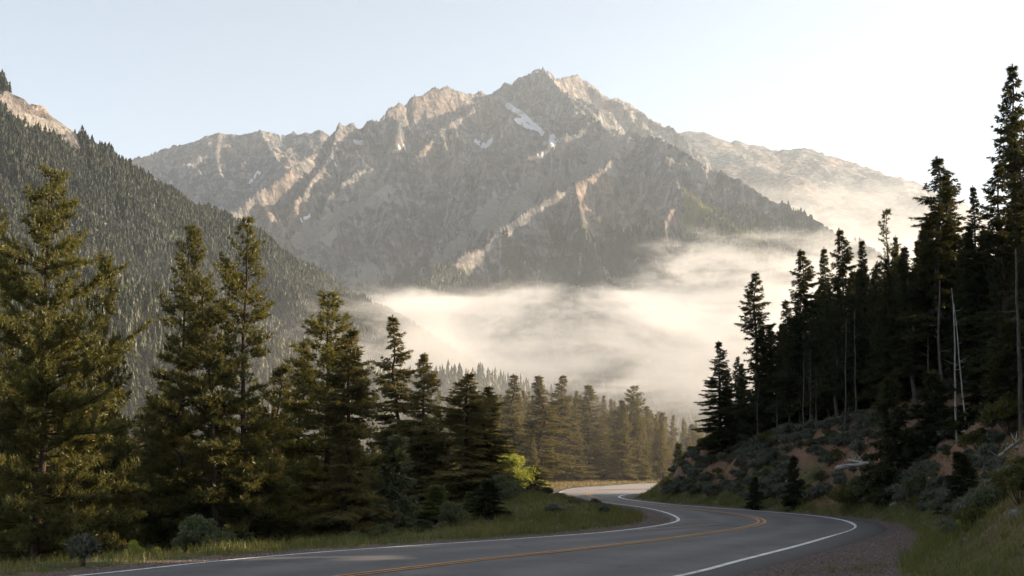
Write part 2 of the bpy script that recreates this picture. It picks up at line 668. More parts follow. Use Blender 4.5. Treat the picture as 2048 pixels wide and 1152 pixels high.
fl = float(np.median(a0))
stripe('edge_line', RL, .07, M_white, .004 + .05 * .14 + .008)
stripe('edge_line', RR, .085, M_white, .004 + .05 * .30 + .008)
C_px = [(740, 1152), (950, 1126), (1150, 1104), (1300, 1086), (1430, 1068.5), (1495, 1057.5), (1520, 1050), (1524, 1045), (1512, 1038.5),
        (1475, 1031.5), (1420, 1024.5), (1360, 1018), (1300, 1011), (1240, 1003.5), (1195, 997), (1176, 991), (1190, 985), (1230, 980)]
Cw = [G(*p) for p in C_px]
Cw = [Cw[0] + dm * 75, Cw[0] + dm * 40] + Cw + [Cw[-1] + np.array([12, 10.]), Cw[-1] + np.array([40, 22.]), Cw[-1] + np.array([110, 45.])]
Cs = smooth_pts(catmull(Cw, 12), n=3)
stripe('centre_line', offset(Cs, .13), .06, M_yellow, .068)
stripe('centre_line', offset(Cs, -.13), .06, M_yellow, .068)
X2 = catmull([G(*p) for p in [(1275, 1063), (1330, 1060), (1390, 1056), (1441, 1051)]], 8)
stripe('faded_line', X2, .07, M_faded, .066)

# ------------------------------------------------------------------ near terrain
T_px = [(1780, 1152), (1806, 1105), (1834, 1074), (1800, 1052), (1748, 1041), (1698, 1034.5), (1643, 1029.5), (1565, 1023), (1486, 1017.5), (1420, 1012.5), (1355, 1007.5),
        (1300, 1002.5), (1276, 999), (1270, 996), (1283, 992.5), (1320, 987.5), (1370, 984)]
Tw = [G(*p) for p in T_px]
Tw = [Tw[0] + np.array([-12, -60.]), Tw[0] + np.array([-4.5, -25.])] + Tw + [Tw[-1] + np.array([25, 12.]), Tw[-1] + np.array([70, 28.]), Tw[-1] + np.array([150, 50.])]
TOE = catmull(Tw, 6)
bank_poly = np.concatenate([TOE, [[400, 190], [400, -80]]])


def terr(x, y):
    """height of the near ground"""
    x = np.asarray(x, float)
    y = np.asarray(y, float)
    zr = zroad(y)
    dE, _ = dist_poly(x, y, road_poly[::2])
    inr = inside(x, y, road_poly)
    dT, _ = dist_poly(x, y, TOE[::2])
    inb = inside(x, y, bank_poly)
    s = 1.06 - .06 * sstep(60, 85, y) - .12 * sstep(48, 34, y) - .30 * sstep(25, 0, y)
    d = np.where(inb, dT, 0)
    cap = 8.6 - 3.4 * sstep(66, 92, y)
    dd = cap * (1 - np.exp(-(d / cap) ** 3)) ** (1 / 3) - 1.1 * (1 - np.exp(-d / 1.1))
    dd = np.maximum(dd, 0)
    s = s * (1 - .88 * sstep(116, 130, y + np.maximum(x - 18, 0) * .3))
    bank = s * dd + .10 * np.maximum(d - 10, 0) * np.exp(-np.maximum(d - 10, 0) / 60)
    bank *= 1 + .10 * (fbm(x / 9, y / 9, 3, 3) - .5) * 2
    rough = (fbm(x / 2.2, y / 2.2, 4, 7) - .5) * .9 * sstep(.5, 4, d) + (fbm(x / .5, y / .5, 3, 9) - .5) * .22 * sstep(.5, 3, d)
    # small eroded scarps
    sc_ = sstep(.52, .60, fbm(x / 6, y / 6, 3, 21)) * .7 * sstep(2.5, 5, d)
    bank = bank + rough + sc_
    dl = np.where(inb | inr, 0, dE)
    left = x < 20
    fallmask = sstep(-2.0, -7.0, x - (y - 60) * .02) * sstep(150, 118, y)
    fall = -fallmask * (.20 * np.maximum(dl - 3.2, 0)) * 1.0
    fall = np.maximum(fall, -5.5 - .02 * np.maximum(dl - 30, 0))
    bump = (fbm(x / 3, y / 3, 4, 31) - .5) * .35 * sstep(1.0, 5, dl) + (fbm(x / .6, y / .6, 3, 33) - .5) * .10 * sstep(.5, 2, dl)
    mound = .75 * np.exp(-(((x - 1.0) / 5.5) ** 2 + ((y - 84) / 16.) ** 2)) * sstep(.8, 5, dl)
    z = zr + bank + fall + (bump + mound) * (~inb)
    # shoulder drop and asphalt bed
    z = z - .02 * sstep(0, .5, dE) * (dl > 0)
    bed = np.where(inr, -.07 * sstep(.0, .25, dE) - .012, -.012)
    z = z + bed
    # far away the valley drops
    r = np.hypot(x, y)
    z = z - 24 * sstep(300, 800, r)
    return z


def z1(x, y):
    return float(terr(np.array([x]), np.array([y]))[0])


az = np.concatenate([np.linspace(-180, -34, 50)[:-1], np.linspace(-34, -26, 24)[:-1], np.linspace(-26, 26, 430), np.linspace(26, 34, 24)[1:], np.linspace(34, 180, 50)[1:]])
rr = [1.5]
while rr[-1] < 8800:
    k = .0075 if rr[-1] < 260 else .06
    rr.append(rr[-1] * (1 + k))
rr = np.array(rr)
A, RR_ = np.meshgrid(np.radians(az), rr)
gx = RR_ * np.sin(A)
gy = RR_ * np.cos(A)
gz = terr(gx.ravel(), gy.ravel()).reshape(gx.shape)
x, y = gx.ravel(), gy.ravel()
dE, _ = dist_poly(x, y, road_poly[::2])
inb = inside(x, y, bank_poly)
inr = inside(x, y, road_poly)
dT, _ = dist_poly(x, y, TOE[::2])
grav = np.where(inb, 1 - sstep(-.1, .5, dT), np.where((x > -9) & (y < 62) & (dT < 6), 1., 1 - sstep(.9, 1.6, dE)))
near_right = (~inb) & (dT < dE * 50) & (x > np.interp(y, RR[:200, 1], RR[:200, 0])) & (y < 60)
grav = np.where(near_right, 1, grav)
grav = np.where((~inb) & (~near_right), 1 - sstep(.8, 1.5, dE), grav)
grav = np.where(inr, 1, grav)
d = np.where(inb, dT, 0)
soil = sstep(.42, .55, fbm(x / 7, y / 7, 3, 44) + .14 * sstep(2.5, 6, d) - .3 * sstep(9, 13, d)) * sstep(1.0, 3.0, d)
litter = np.maximum(sstep(9, 13, d), sstep(4.5, 9, np.where(inb | inr, 0, dE)) * sstep(2, -5, x)) * .95
litter = np.maximum(litter, np.where(inb, 0, sstep(4, 9, dE)) * sstep(140, 160, y))
scar = np.zeros_like(x)
for (sx_, sy_, ra, rb) in [(18.3, 70, 3.2, 3.0), (16.4, 43, 2.6, 6.0), (15.2, 92, 1.8, 5), (21, 52, 2.2, 4)]:
    scar = np.maximum(scar, sstep(1.25, .6, np.hypot((x - sx_) / ra, (y - sy_) / rb) + (fbm(x / 2, y / 2, 3, 45) - .5) * 1.0))
soil = np.maximum(soil, scar * inb)
litter = litter * (1 - scar)
zone = np.stack([grav, litter, soil, np.ones_like(grav)], 1)
me = mesh_from('ground', np.stack([gx, gy, gz], -1).reshape(-1, 3), grid_faces(len(rr), len(az)), 4, [M_ground], smooth=True, attrs={'zone': zone})
obj('ground', me, kind='structure')
print('near terrain', time.time() - T0)

# ------------------------------------------------------------------ mountains: ridge skeletons


def gen_spurs(ridge, rs, spacing, length, slope, depth, out, zbase, face):
    """ridge: (n,3) polyline; emits descending spurs on both sides"""
    seg = np.linalg.norm(np.diff(ridge[:, :2], axis=0), axis=1)
    s = np.r_[0, np.cumsum(seg)]
    pos = spacing * rs.uniform(.2, .6)
    sgn = 1
    while pos < s[-1]:
        p = np.array([np.interp(pos, s, ridge[:, k]) for k in range(3)])
        i = min(np.searchsorted(s, pos, side='right') - 1, len(seg) - 1)
        t = (ridge[i + 1] - ridge[i])
        dz = t[2] / (np.linalg.norm(t[:2]) + 1e-6)
        t2 = t[:2] / (np.linalg.norm(t[:2]) + 1e-6)
        nrm = np.array([-t2[1], t2[0]]) * sgn
        down = -t2 * np.sign(dz) if abs(dz) > .08 else t2 * rs.uniform(-.3, .3)
        dr_ = nrm + down * rs.uniform(.35, .9) * min(1, abs(dz) * 2.2 + .2)
        dr_ /= np.linalg.norm(dr_)
        h = p[2] - zbase
        Ln = min(length * rs.uniform(.55, 1.25), max(h, 0) / slope * .9)
        if Ln > 40:
            n = max(3, int(Ln / 60))
            pts = [p - np.array([0, 0, 2.0])]
            a = math.atan2(dr_[1], dr_[0])
            st = Ln / n
            q = pts[0].copy()
            for k in range(n):
                a += rs.normal(0, .16)
                sl = slope * rs.uniform(.55, 1.45) * (1.15 if k == 0 else 1)
                q = q + np.array([math.cos(a) * st, math.sin(a) * st, -sl * st])
                pts.append(q.copy())
            pl = np.array(pts)
            out.append((pl, face * rs.uniform(.92, 1.12)))
            if depth > 0:
                gen_spurs(pl, rs, spacing * .52, length * .42, slope * 1.10, depth - 1, out, zbase, face * 1.06)
        sgn = -sgn
        pos += spacing * rs.uniform(.35, .75)


def mountain(name, ridges, x0, x1, y0, y1, res, face, seed, spacing, length, sslope, depth=2, zbase=-30, rough=26,
             vegf=None, snow=None, mat=None, screef=None, crag=0, jag=0, flute=0):
    rs = np.random.default_rng(seed)
    xs = np.arange(x0, x1 + res, res)
    ys = np.arange(y0, y1 + res, res)
    X, Y = np.meshgrid(xs, ys)
    Hh = np.full(X.shape, float(zbase) - 20)
    # warp so ridges are not straight-sided
    wx = (fbm(X / 420, Y / 420, 4, seed + 1) - .5) * 150 * (length / 700.)
    wy = (fbm(X / 420, Y / 420, 4, seed + 9) - .5) * 150 * (length / 700.)
    wx2 = (fbm(X / 90, Y / 90, 3, seed + 2) - .5) * 44
    wy2 = (fbm(X / 90, Y / 90, 3, seed + 3) - .5) * 44
    SS = np.zeros(X.shape)
    DD = np.zeros(X.shape)
    DN = np.full(X.shape, 480.)
    allseg = []
    for rdg, auto in ridges:
        rdg = np.array(rdg, float)
        fine = []
        for a, b in zip(rdg[:-1], rdg[1:]):
            m = max(1, int(np.linalg.norm(b[:2] - a[:2]) / 80))
            for k in range(m):
                q = a + (b - a) * k / m
                if k and jag:
                    q = q + np.array([0, rs.normal(0, 10), -abs(rs.normal(0, jag))])
                fine.append(q)
        fine.append(rdg[-1])
        rdg = np.array(fine)
        allseg.append((rdg, face, 0))
        if auto:
            o = []
            gen_spurs(rdg, rs, spacing, length, sslope, depth, o, zbase, face)
            allseg += [(p, f, 1) for p, f in o]
    nseg = 0
    for si, (pl, f, warp) in enumerate(allseg):
        sacc = si * 733.7
        for a, b in zip(pl[:-1], pl[1:]):
            s_here = sacc
            sacc += math.hypot(b[0] - a[0], b[1] - a[1])
            ztop = max(a[2], b[2])
            rad = (ztop - zbase) / f + 60
            if rad <= 0:
                continue
            # limit the reach of small spurs
            lo_x, hi_x = min(a[0], b[0]) - rad, max(a[0], b[0]) + rad
            lo_y, hi_y = min(a[1], b[1]) - rad, max(a[1], b[1]) + rad
            i0, i1 = np.searchsorted(xs, [lo_x, hi_x])
            j0, j1 = np.searchsorted(ys, [lo_y, hi_y])
            if i1 <= i0 or j1 <= j0:
                continue
            sx, sy = X[j0:j1, i0:i1], Y[j0:j1, i0:i1]
            q = .35 if warp == 0 else 1.0
            px = sx + wx[j0:j1, i0:i1] * q + wx2[j0:j1, i0:i1] * q
            py = sy + wy[j0:j1, i0:i1] * q + wy2[j0:j1, i0:i1] * q
            dx, dy = b[0] - a[0], b[1] - a[1]
            LL = dx * dx + dy * dy + 1e-9
            t = np.clip(((px - a[0]) * dx + (py - a[1]) * dy) / LL, 0, 1)
            dd = np.sqrt((px - a[0] - t * dx) ** 2 + (py - a[1] - t * dy) ** 2)
            # steep cliff near the crest easing to talus lower down
            zz = a[2] + (b[2] - a[2]) * t - f * dd - (150 if warp == 0 else 210) * crag * (1 - np.exp(-dd / 150.))
            if warp == 0:
                np.minimum(DN[j0:j1, i0:i1], dd, out=DN[j0:j1, i0:i1])
            field = Hh[j0:j1, i0:i1]
            m_ = zz > field
            field[m_] = zz[m_]
            SS[j0:j1, i0:i1][m_] = (s_here + t * (sacc - s_here))[m_]
            DD[j0:j1, i0:i1][m_] = dd[m_]
            nseg += 1
    if name == 'mountain':
        Hh = Hh - .22 * DN
    if flute:
        k = np.clip(DD / 70., 0, 1) * np.clip(1.3 - DD / 700., .2, 1)
        r1 = fbm(SS / 62., DD / 420., 3, seed + 31, ridged=True)
        r2 = fbm(SS / 21., DD / 160., 2, seed + 37, ridged=True)
        Hh = Hh - flute * k * ((1 - r1) * 1.0 + (1 - r2) * .35)
    # smooth the valley creases into chutes and talus
    Hs = Hh.copy()
    for _ in range(4):
        Hs[1:-1, 1:-1] = (Hs[1:-1, 1:-1] * 2 + Hs[:-2, 1:-1] + Hs[2:, 1:-1] + Hs[1:-1, :-2] + Hs[1:-1, 2:]) / 6
    curv = Hs - Hh
    Hh = Hh + np.clip(curv, 0, None) * .9
    alt = np.clip((Hh - zbase) / 900, 0, 1)
    Hh = Hh + (fbm(X / 60, Y / 60, 4, seed + 5, ridged=True) - .5) * rough * (.35 + .65 * alt)
    Hh = Hh + (fbm(X / 17, Y / 17, 2, seed + 6, ridged=True) - .5) * rough * .30
    if name == 'mountain':
        Hh = np.maximum(Hh, np.clip((Y - 2950) * .17, -25, 520) + (fbm(X / 150, Y / 150, 3, 8) - .5) * 40)
    gy_, gx_ = np.gradient(Hh, res)
    slope = np.hypot(gx_, gy_)
    u, v = project(np.stack([X, Y, Hh], -1).reshape(-1, 3))
    u = u.reshape(X.shape)
    v = v.reshape(X.shape)
    base = 0 * X
    veg = vegf(X, Y, Hh, slope, u, v) if vegf else base
    scr = screef(X, Y, Hh, slope, u, v) if screef else base
    if name == 'mountain' or name == 'back_mountain':
        cm = sstep(3, 13, curv) * sstep(.25, .55, fbm(X / 150, Y / 150, 3, 64))
        scr = np.maximum(scr, cm * .9)
        veg = veg - .5 * cm
    sn = base
    if snow:
        best = np.full(X.shape, 1e9)
        for (ua, va, ub, vb, w) in snow:
            dx, dy = ub - ua, vb - va
            t = np.clip(((u - ua) * dx + (v - va) * dy) / (dx * dx + dy * dy + 1e-6), 0, 1)
            dd = np.hypot(u - ua - t * dx, v - va - t * dy) / w
            best = np.minimum(best, dd)
        best = best + (fbm(X / 28, Y / 28, 3, 61) - .5) * 1.0
        sn = np.clip(1.1 - best * .6, 0, 1)
    faces = grid_faces(*X.shape)
    keep = (Hh.ravel()[faces].max(1) > zbase - 10)
    me = mesh_from(name, np.stack([X, Y, Hh], -1).reshape(-1, 3), faces[keep], 4, [mat], smooth=True,
                   attrs={'veg': veg.ravel(), 'scree': scr.ravel(), 'snow': sn.ravel()})
    obj(name, me, kind='structure')
    print(name, X.shape, 'segs', nseg, time.time() - T0)
    return xs, ys, Hh, veg, slope, u, v


def PL(*pts):
    return [P(*p) for p in pts]


# --- far right range
def veg_far(X, Y, Z, s, u, v):
    return .25 + .5 * sstep(900, 300, Z)


E_r = [(PL((1250, 300, 8300), (1300, 290, 8200), (1350, 268, 8000), (1375, 262, 8000), (1402, 260, 8000), (1440, 279, 7950), (1470, 282, 7900), (1500, 286, 7900), (1560, 299, 7850),
           (1603, 292, 7800), (1650, 307, 7800), (1700, 322, 7700), (1750, 345, 7700), (1790, 357, 7600), (1835, 377, 7600), (1900, 410, 7500), (1980, 445, 7400), (2100, 510, 7300), (2300, 600, 7200)), True),
       (PL((1603, 292, 7800), (1560, 370, 7100), (1560, 450, 6500)), True)]
mountain('far_mountain', E_r, 600, 4300, 5600, 9000, 22, .62, 3, 330, 900, .48, 1, rough=30, vegf=veg_far, mat=M_rock, zbase=200)


# --- back left range
def veg_backleft(X, Y, Z, s, u, v):
    return .12 + .7 * sstep(900, 600, Z)


B_r = [(PL((120, 470, 7300), (200, 395, 7200), (250, 350, 7100), (285, 325, 7000), (315, 305, 7000), (345, 290, 7000), (365, 285, 6950), (400, 275, 6950), (440, 262, 6900), (480, 268, 6900), (500, 263, 6900), (520, 256, 6900),
           (550, 263, 6950), (575, 268, 7000), (582, 264, 7000), (610, 263, 7000), (640, 258, 7000), (655, 267, 7050), (720, 300, 7150)), True),
       (PL((440, 262, 6900), (430, 320, 6500), (450, 380, 6150)), True),
       (PL((520, 256, 6900), (555, 320, 6400), (560, 370, 6050)), True)]
snow_back = [(500, 365, 520, 342, 2.5), (374, 328, 380, 330, 3), (513, 345, 523, 340, 2)]
mountain('back_mountain', B_r, -2900, -200, 5000, 8000, 12, .80, 8, 240, 560, .62, 2, rough=24, vegf=veg_backleft, mat=M_rock, zbase=250, crag=.7, flute=50,
         snow=snow_back)


# --- main massif
def veg_main(X, Y, Z, s, u, v):
    n = fbm(X / 260, Y / 260, 4, 77)
    lim = 540 + (n - .5) * 700 + sstep(-100, 500, X) * 160 - 120 * sstep(-200, -900, X) + 70
    a = sstep(lim + 220, lim - 120, Z)
    return a * (.85 - .35 * sstep(.95, 1.3, s)) + .1


def scree_main(X, Y, Z, s, u, v):
    n = fbm(X / 200, Y / 200, 3, 91)
    a = sstep(.86, .62, s) * sstep(.35, .6, n)
    # the long pale fans
    for (ua, va, ub, vb, w) in [(760, 380, 600, 490, 26), (1150, 330, 980, 440, 38), (1240, 280, 1100, 380, 34), (800, 540, 700, 560, 20), (930, 480, 830, 560, 16), (1330, 300, 1420, 360, 22)]:
        dx, dy = ub - ua, vb - va
        t = np.clip(((u - ua) * dx + (v - va) * dy) / (dx * dx + dy * dy + 1e-6), 0, 1)
        dd = np.hypot(u - ua - t * dx, v - va - t * dy) / w + (fbm(X / 70, Y / 70, 4, 93) - .5) * 2.6 + (fbm(X / 22, Y / 22, 2, 94) - .5) * .8 + .35 * np.abs(t - .5)
        a = np.maximum(a, sstep(1.1, .3, dd) * .95)
    return a


A_r = [(PL((655, 268, 5300), (668, 258, 5330), (678, 240, 5380), (690, 250, 5400), (703, 239, 5430), (716, 253, 5450), (740, 234, 5500), (755, 236, 5520), (768, 228, 5560), (776, 215, 5600), (786, 210, 5620), (800, 203, 5650), (812, 207, 5680),
           (826, 190, 5700), (850, 185, 5740), (872, 172, 5780), (884, 175, 5800), (898, 169, 5830), (915, 176, 5860), (935, 188, 5900), (955, 178, 5940), (970, 184, 5960), (985, 182, 6000), (1010, 160, 6050), (1022, 165, 6080),
           (1045, 148, 6100), (1062, 143, 6120), (1073, 137, 6140), (1088, 132, 6150)), True),
       (PL((1088, 132, 6150), (1105, 145, 6250), (1120, 157, 6350), (1135, 150, 6450), (1155, 147, 6500), (1180, 163, 6600), (1205, 182, 6700), (1222, 193, 6750), (1235, 196, 6800), (1250, 200, 6850), (1262, 208, 6870), (1280, 222, 6900), (1300, 234, 6900),
           (1325, 250, 6950), (1350, 275, 7000), (1400, 330, 7100)), True),
       (PL((655, 268, 5300), (640, 290, 5200), (600, 322, 5000), (560, 350, 4850), (510, 385, 4700), (470, 418, 4560), (430, 445, 4450), (380, 480, 4300)), True),
       # C1: the long right hand ridge
       (PL((1088, 132, 6150), (1108, 160, 5900), (1130, 182, 5700), (1152, 212, 5500), (1178, 226, 5250), (1200, 236, 5100), (1222, 262, 4980), (1245, 268, 4880), (1270, 257, 4750), (1290, 266, 4650), (1312, 266, 4550), (1335, 283, 4450),
           (1380, 308, 4320), (1440, 343, 4180), (1500, 372, 4080), (1560, 400, 3980), (1640, 440, 3850), (1720, 490, 3700), (1850, 580, 3500), (1950, 660, 3400)), True),
       (PL((1270, 257, 4750), (1240, 300, 4480), (1200, 330, 4300), (1150, 360, 4120), (1090, 395, 3980), (1010, 445, 3800), (930, 502, 3620), (860, 548, 3480), (780, 605, 3330)), True),
       (PL((1312, 266, 4550), (1335, 320, 4280), (1370, 375, 4050), (1430, 428, 3800), (1500, 468, 3600), (1560, 505, 3450), (1640, 560, 3250), (1740, 640, 3050)), True),
       (PL((1150, 360, 4120), (1165, 430, 3850), (1190, 500, 3600), (1210, 560, 3420), (1230, 620, 3250)), True),
       (PL((1370, 375, 4050), (1330, 440, 3750), (1330, 510, 3500), (1350, 580, 3300), (1400, 650, 3150)), True),
       # D: buttresses under the main crest
       (PL((965, 184, 5960), (945, 212, 5720), (915, 235, 5560), (880, 262, 5400), (850, 290, 5250), (825, 318, 5100), (790, 352, 4940), (755, 378, 4800), (700, 425, 4600), (640, 465, 4420), (585, 510, 4250), (520, 560, 4100)), True),
       (PL((880, 262, 5400), (905, 310, 5120), (925, 350, 4920), (940, 395, 4700), (965, 435, 4500), (990, 475, 4300)), True),
       (PL((740, 234, 5500), (728, 290, 5280), (712, 340, 5080), (690, 380, 4920), (655, 415, 4760)), True),
       (PL((678, 240, 5380), (660, 300, 5150), (620, 360, 4900), (590, 400, 4700)), True),
       (PL((776, 215, 5600), (790, 270, 5400), (785, 310, 5250)), True),
       (PL((755, 378, 4800), (790, 440, 4500), (750, 500, 4250), (700, 545, 4050), (640, 590, 3900)), True),
       (PL((940, 395, 4700), (900, 450, 4450), (850, 500, 4250), (800, 550, 4020), (760, 595, 3850)), True),
       (PL((1045, 148, 6100), (1030, 200, 5850), (1005, 250, 5600), (1015, 300, 5350), (1000, 345, 5120), (1010, 385, 4900)), True),
       (PL((1152, 212, 5500), (1125, 265, 5250), (1080, 320, 5000), (1040, 360, 4800)), True),
       (PL((1073, 137, 6140), (1085, 200, 5850), (1100, 240, 5600)), True)]
snow_main = [(1016, 210, 1040, 226, 5), (1033, 240, 1062, 256, 4.5), (1045, 228, 1085, 268, 4.5), (1106, 272, 1102, 290, 4.5), (1122, 279, 1106, 289, 3), (952, 282, 970, 293, 5), (982, 282, 968, 293, 4.5),
             (793, 296, 818, 294, 3), (708, 284, 722, 286, 5), (660, 324, 672, 330, 3), (603, 440, 624, 428, 3.5), (666, 545, 692, 530, 2.5), (872, 272, 850, 262, 1.5), (840, 268, 836, 272, 2),
             (880, 305, 884, 308, 2), (1005, 270, 1012, 268, 2), (1078, 308, 1086, 310, 3), (1425, 295, 1450, 320, 2)]
MAIN = mountain('mountain', A_r, -1700, 2000, 2380, 7300, 9, .90, 21, 360, 560, .60, 1, rough=24, vegf=veg_main, screef=scree_main, mat=M_rock,
                zbase=-20, crag=1.0, snow=snow_main, jag=10, flute=75)


# --- forested hill on the left
def veg_hill(X, Y, Z, s, u, v):
    a = .95 - .5 * sstep(.66, .76, fbm(X / 90, Y / 90, 3, 12))
    crag_ = sstep(120, 45, np.hypot((u - 75) * .8, (v - 235 - (u - 85) * .4) * 2.4))
    crag2 = sstep(60, 30, np.hypot((u - 215), (v - 440) * 1.1))
    return a - 1.0 * crag_ - .6 * crag2


def scree_hill(X, Y, Z, s, u, v):
    dd = np.hypot((u - 70) / 80., (v - 245 - (u - 70) * .25) / 16.)
    return sstep(1.2, .6, dd)


H_r = [(PL((-500, -60, 1350), (-300, 40, 1450), (-100, 135, 1550), (-30, 148, 1580), (5, 160, 1600), (30, 182, 1610), (60, 198, 1620), (75, 205, 1630), (88, 203, 1640), (100, 222, 1645), (112, 232, 1650), (130, 262, 1665), (150, 282, 1680), (200, 308, 1700), (290, 352, 1770), (350, 388, 1830), (420, 426, 1890),
           (480, 452, 1940), (520, 478, 1990), (560, 506, 2040), (640, 555, 2150), (700, 592, 2250), (790, 640, 2380), (850, 710, 2440), (890, 790, 2480)), True)]
HILL = mountain('hill', H_r, -1500, 350, 900, 2900, 6, .80, 40, 240, 230, .72, 1, rough=22, flute=8, crag=.35, vegf=veg_hill, screef=scree_hill, mat=M_rock, zbase=-30, jag=1)

H2_r = [(PL((-500, 470, 700), (-200, 500, 740), (0, 530, 760), (150, 560, 780), (240, 585, 790), (330, 622, 810), (430, 665, 840), (560, 735, 880), (680, 800, 920), (800, 870, 960)), False),
        (PL((640, 760, 1350), (760, 752, 1330), (880, 748, 1320), (980, 762, 1330), (1080, 800, 1350), (1200, 850, 1400)), False),
        (PL((1180, 900, 1900), (1300, 850, 2000), (1400, 835, 2100), (1550, 800, 2200), (1700, 760, 2300), (2000, 640, 2500)), False)]


def veg_h2(X, Y, Z, s, u, v):
    return .9 + 0 * X


H2 = mountain('foothill', H2_r, -800, 1100, 450, 2700, 8, .42, 60, 150, 200, .3, 0, rough=10, vegf=veg_h2, mat=M_rock, zbase=-30)

# ------------------------------------------------------------------ far forests


def horizon_table(terrains):
    nb, nr = 1400, 300
    az0, az1 = -30., 30.
    tab = np.full((nb, nr), -1.)
    rmax = 7000.
    for xs, ys, Hh, *_ in terrains:
        X, Y = np.meshgrid(xs, ys)
        r = np.hypot(X, Y).ravel()
        a = np.degrees(np.arctan2(X, Y)).ravel()
        e = ((Hh - CAMH).ravel() / r)
        ia = ((a - az0) / (az1 - az0) * nb).astype(int)
        ir = (r / rmax * nr).astype(int)
        ok = (ia >= 0) & (ia < nb) & (ir < nr)
        np.maximum.at(tab, (ia[ok], ir[ok]), e[ok])
    tab = np.maximum.accumulate(tab, axis=1)
    return tab, az0, az1, nb, nr, rmax


TAB = horizon_table([MAIN, HILL, H2])


def visible(x, y, ztop):
    tab, az0, az1, nb, nr, rmax = TAB
    r = np.hypot(x, y)
    a = np.degrees(np.arctan2(x, y))
    ia = np.clip(((a - az0) / (az1 - az0) * nb).astype(int), 0, nb - 1)
    ir = np.clip((r / rmax * nr).astype(int) - 2, 0, nr - 1)
    return (a > az0) & (a < az1) & ((ztop - CAMH) / r > tab[ia, ir])


def far_tree_template(rs, sides=6, layers=3):
    """unit-height conifer silhouette: jagged stacked skirts"""
    tris = []
    for k in range(layers):
        zb = .06 + .9 * k / layers
        zt = min(1.0, zb + .9 / layers * 1.5)
        rad = .17 * (1 - k / layers * .88) * rs.uniform(.8, 1.2)
        for s in range(sides):
            a = 2 * math.pi * (s + rs.uniform(-.3, .3)) / sides + k
            b = a + 2 * math.pi / sides * rs.uniform(.8, 1.25)
            r1, r2 = rad * rs.uniform(.65, 1.35), rad * rs.uniform(.65, 1.35)
            j = rs.uniform(-.05, .05)
            tris.append([(r1 * math.cos(a), r1 * math.sin(a), zb + j), (r2 * math.cos(b), r2 * math.sin(b), zb - j), (rs.uniform(-.015, .015), 0, zt)])
    return np.array(tris)


def forest(name, terr_, n, hmin, hmax, mask, mat, seed, sides=6, layers=3, matlit=None, fat=1.0):
    rs = np.random.default_rng(seed)
    xs, ys, Hh, veg, slope, U, Vv = terr_
    X, Y = np.meshgrid(xs, ys)
    w = mask(X, Y, Hh, veg, slope, U, Vv).ravel()
    w = np.clip(w, 0, None) * (Hh.ravel() > -22)
    w *= visible(X.ravel(), Y.ravel(), Hh.ravel() + hmax)
    w /= w.sum()
    idx = rs.choice(len(w), n, p=w)
    res = xs[1] - xs[0]
    px = X.ravel()[idx] + rs.uniform(-.5, .5, n) * res
    py = Y.ravel()[idx] + rs.uniform(-.5, .5, n) * res
    fx = np.clip((px - xs[0]) / res, 0, len(xs) - 1.001)
    fy = np.clip((py - ys[0]) / res, 0, len(ys) - 1.001)
    ix, iy = fx.astype(int), fy.astype(int)
    fx -= ix
    fy -= iy
    pz = (Hh[iy, ix] * (1 - fx) + Hh[iy, ix + 1] * fx) * (1 - fy) + (Hh[iy + 1, ix] * (1 - fx) + Hh[iy + 1, ix + 1] * fx) * fy
    h = rs.uniform(0, 1, n) ** 1.3 * (hmax - hmin) + hmin
    h = h * (.55 + .95 * fbm(px / 55, py / 55, 3, 19))
    temps = [far_tree_template(rs, sides, layers) for _ in range(8)]
    tv = []
    for k in range(8):
        sel = np.arange(n) % 8 == k
        t = temps[k][None]
        a = rs.uniform(0, 6.28, sel.sum())
        ca, sa = np.cos(a)[:, None, None], np.sin(a)[:, None, None]
        fatv = rs.uniform(.75, 1.3, sel.sum())[:, None, None] * fat
        hs = h[sel][:, None, None]
        vx = (t[..., 0] * ca - t[..., 1] * sa) * hs * fatv + px[sel][:, None, None]
        vy = (t[..., 0] * sa + t[..., 1] * ca) * hs * fatv + py[sel][:, None, None]
        vz = t[..., 2] * hs + (pz[sel] - 1.0)[:, None, None]
        tv.append(np.stack([vx, vy, vz], -1).reshape(-1, 3))
    v = np.concatenate(tv)
    me = mesh_from(name, v, np.arange(len(v)), 3, [mat])
    print(name, len(v) // 3, 'tris', time.time() - T0)
    return me


def add_forest(name, me, label):
    obj(name, me, label=label, cat='forest', kind='stuff')


def hill_mask(X, Y, Z, veg, s, u, v):
    return sstep(.25, .6, veg) * (.5 + fbm(X / 60, Y / 60, 3, 15)) * sstep(2700, 2300, Y) * (np.hypot(X, Y) / 1600)


add_forest('hillside_forest', forest('hillside_forest', HILL, 60000, 8, 19, hill_mask, M_far, 1, 6, 4, fat=1.35),
           'dense dark conifer forest covering the steep left hillside')


def h2_mask(X, Y, Z, veg, s, u, v):
    return (Z > -10) * (Y < 1250) * 1.0


add_forest('foothill_forest', forest('foothill_forest', H2, 13000, 6, 18, h2_mask, M_farlit, 2, 7, 6, fat=1.15),
           'paler sunlit conifer forest on the low slope behind the left pines')


def h3_mask(X, Y, Z, veg, s, u, v):
    return (Z > -10) * (Y >= 1250) * 1.0


add_forest('misty_forest', forest('misty_forest', H2, 9000, 10, 20, h3_mask, M_farlit, 4, 6, 3),
           'faint conifer forest half lost in the valley mist')


def main_mask(X, Y, Z, veg, s, u, v):
    n = fbm(X / 120, Y / 120, 3, 51)
    lit = np.exp(-((v - (395 + (u - 1380) * .42)) / 30.) ** 2)
    return sstep(.45, .75, veg + (n - .5) * .9) * (Z > 60) * (np.hypot(X, Y) / 3500) ** 1.0


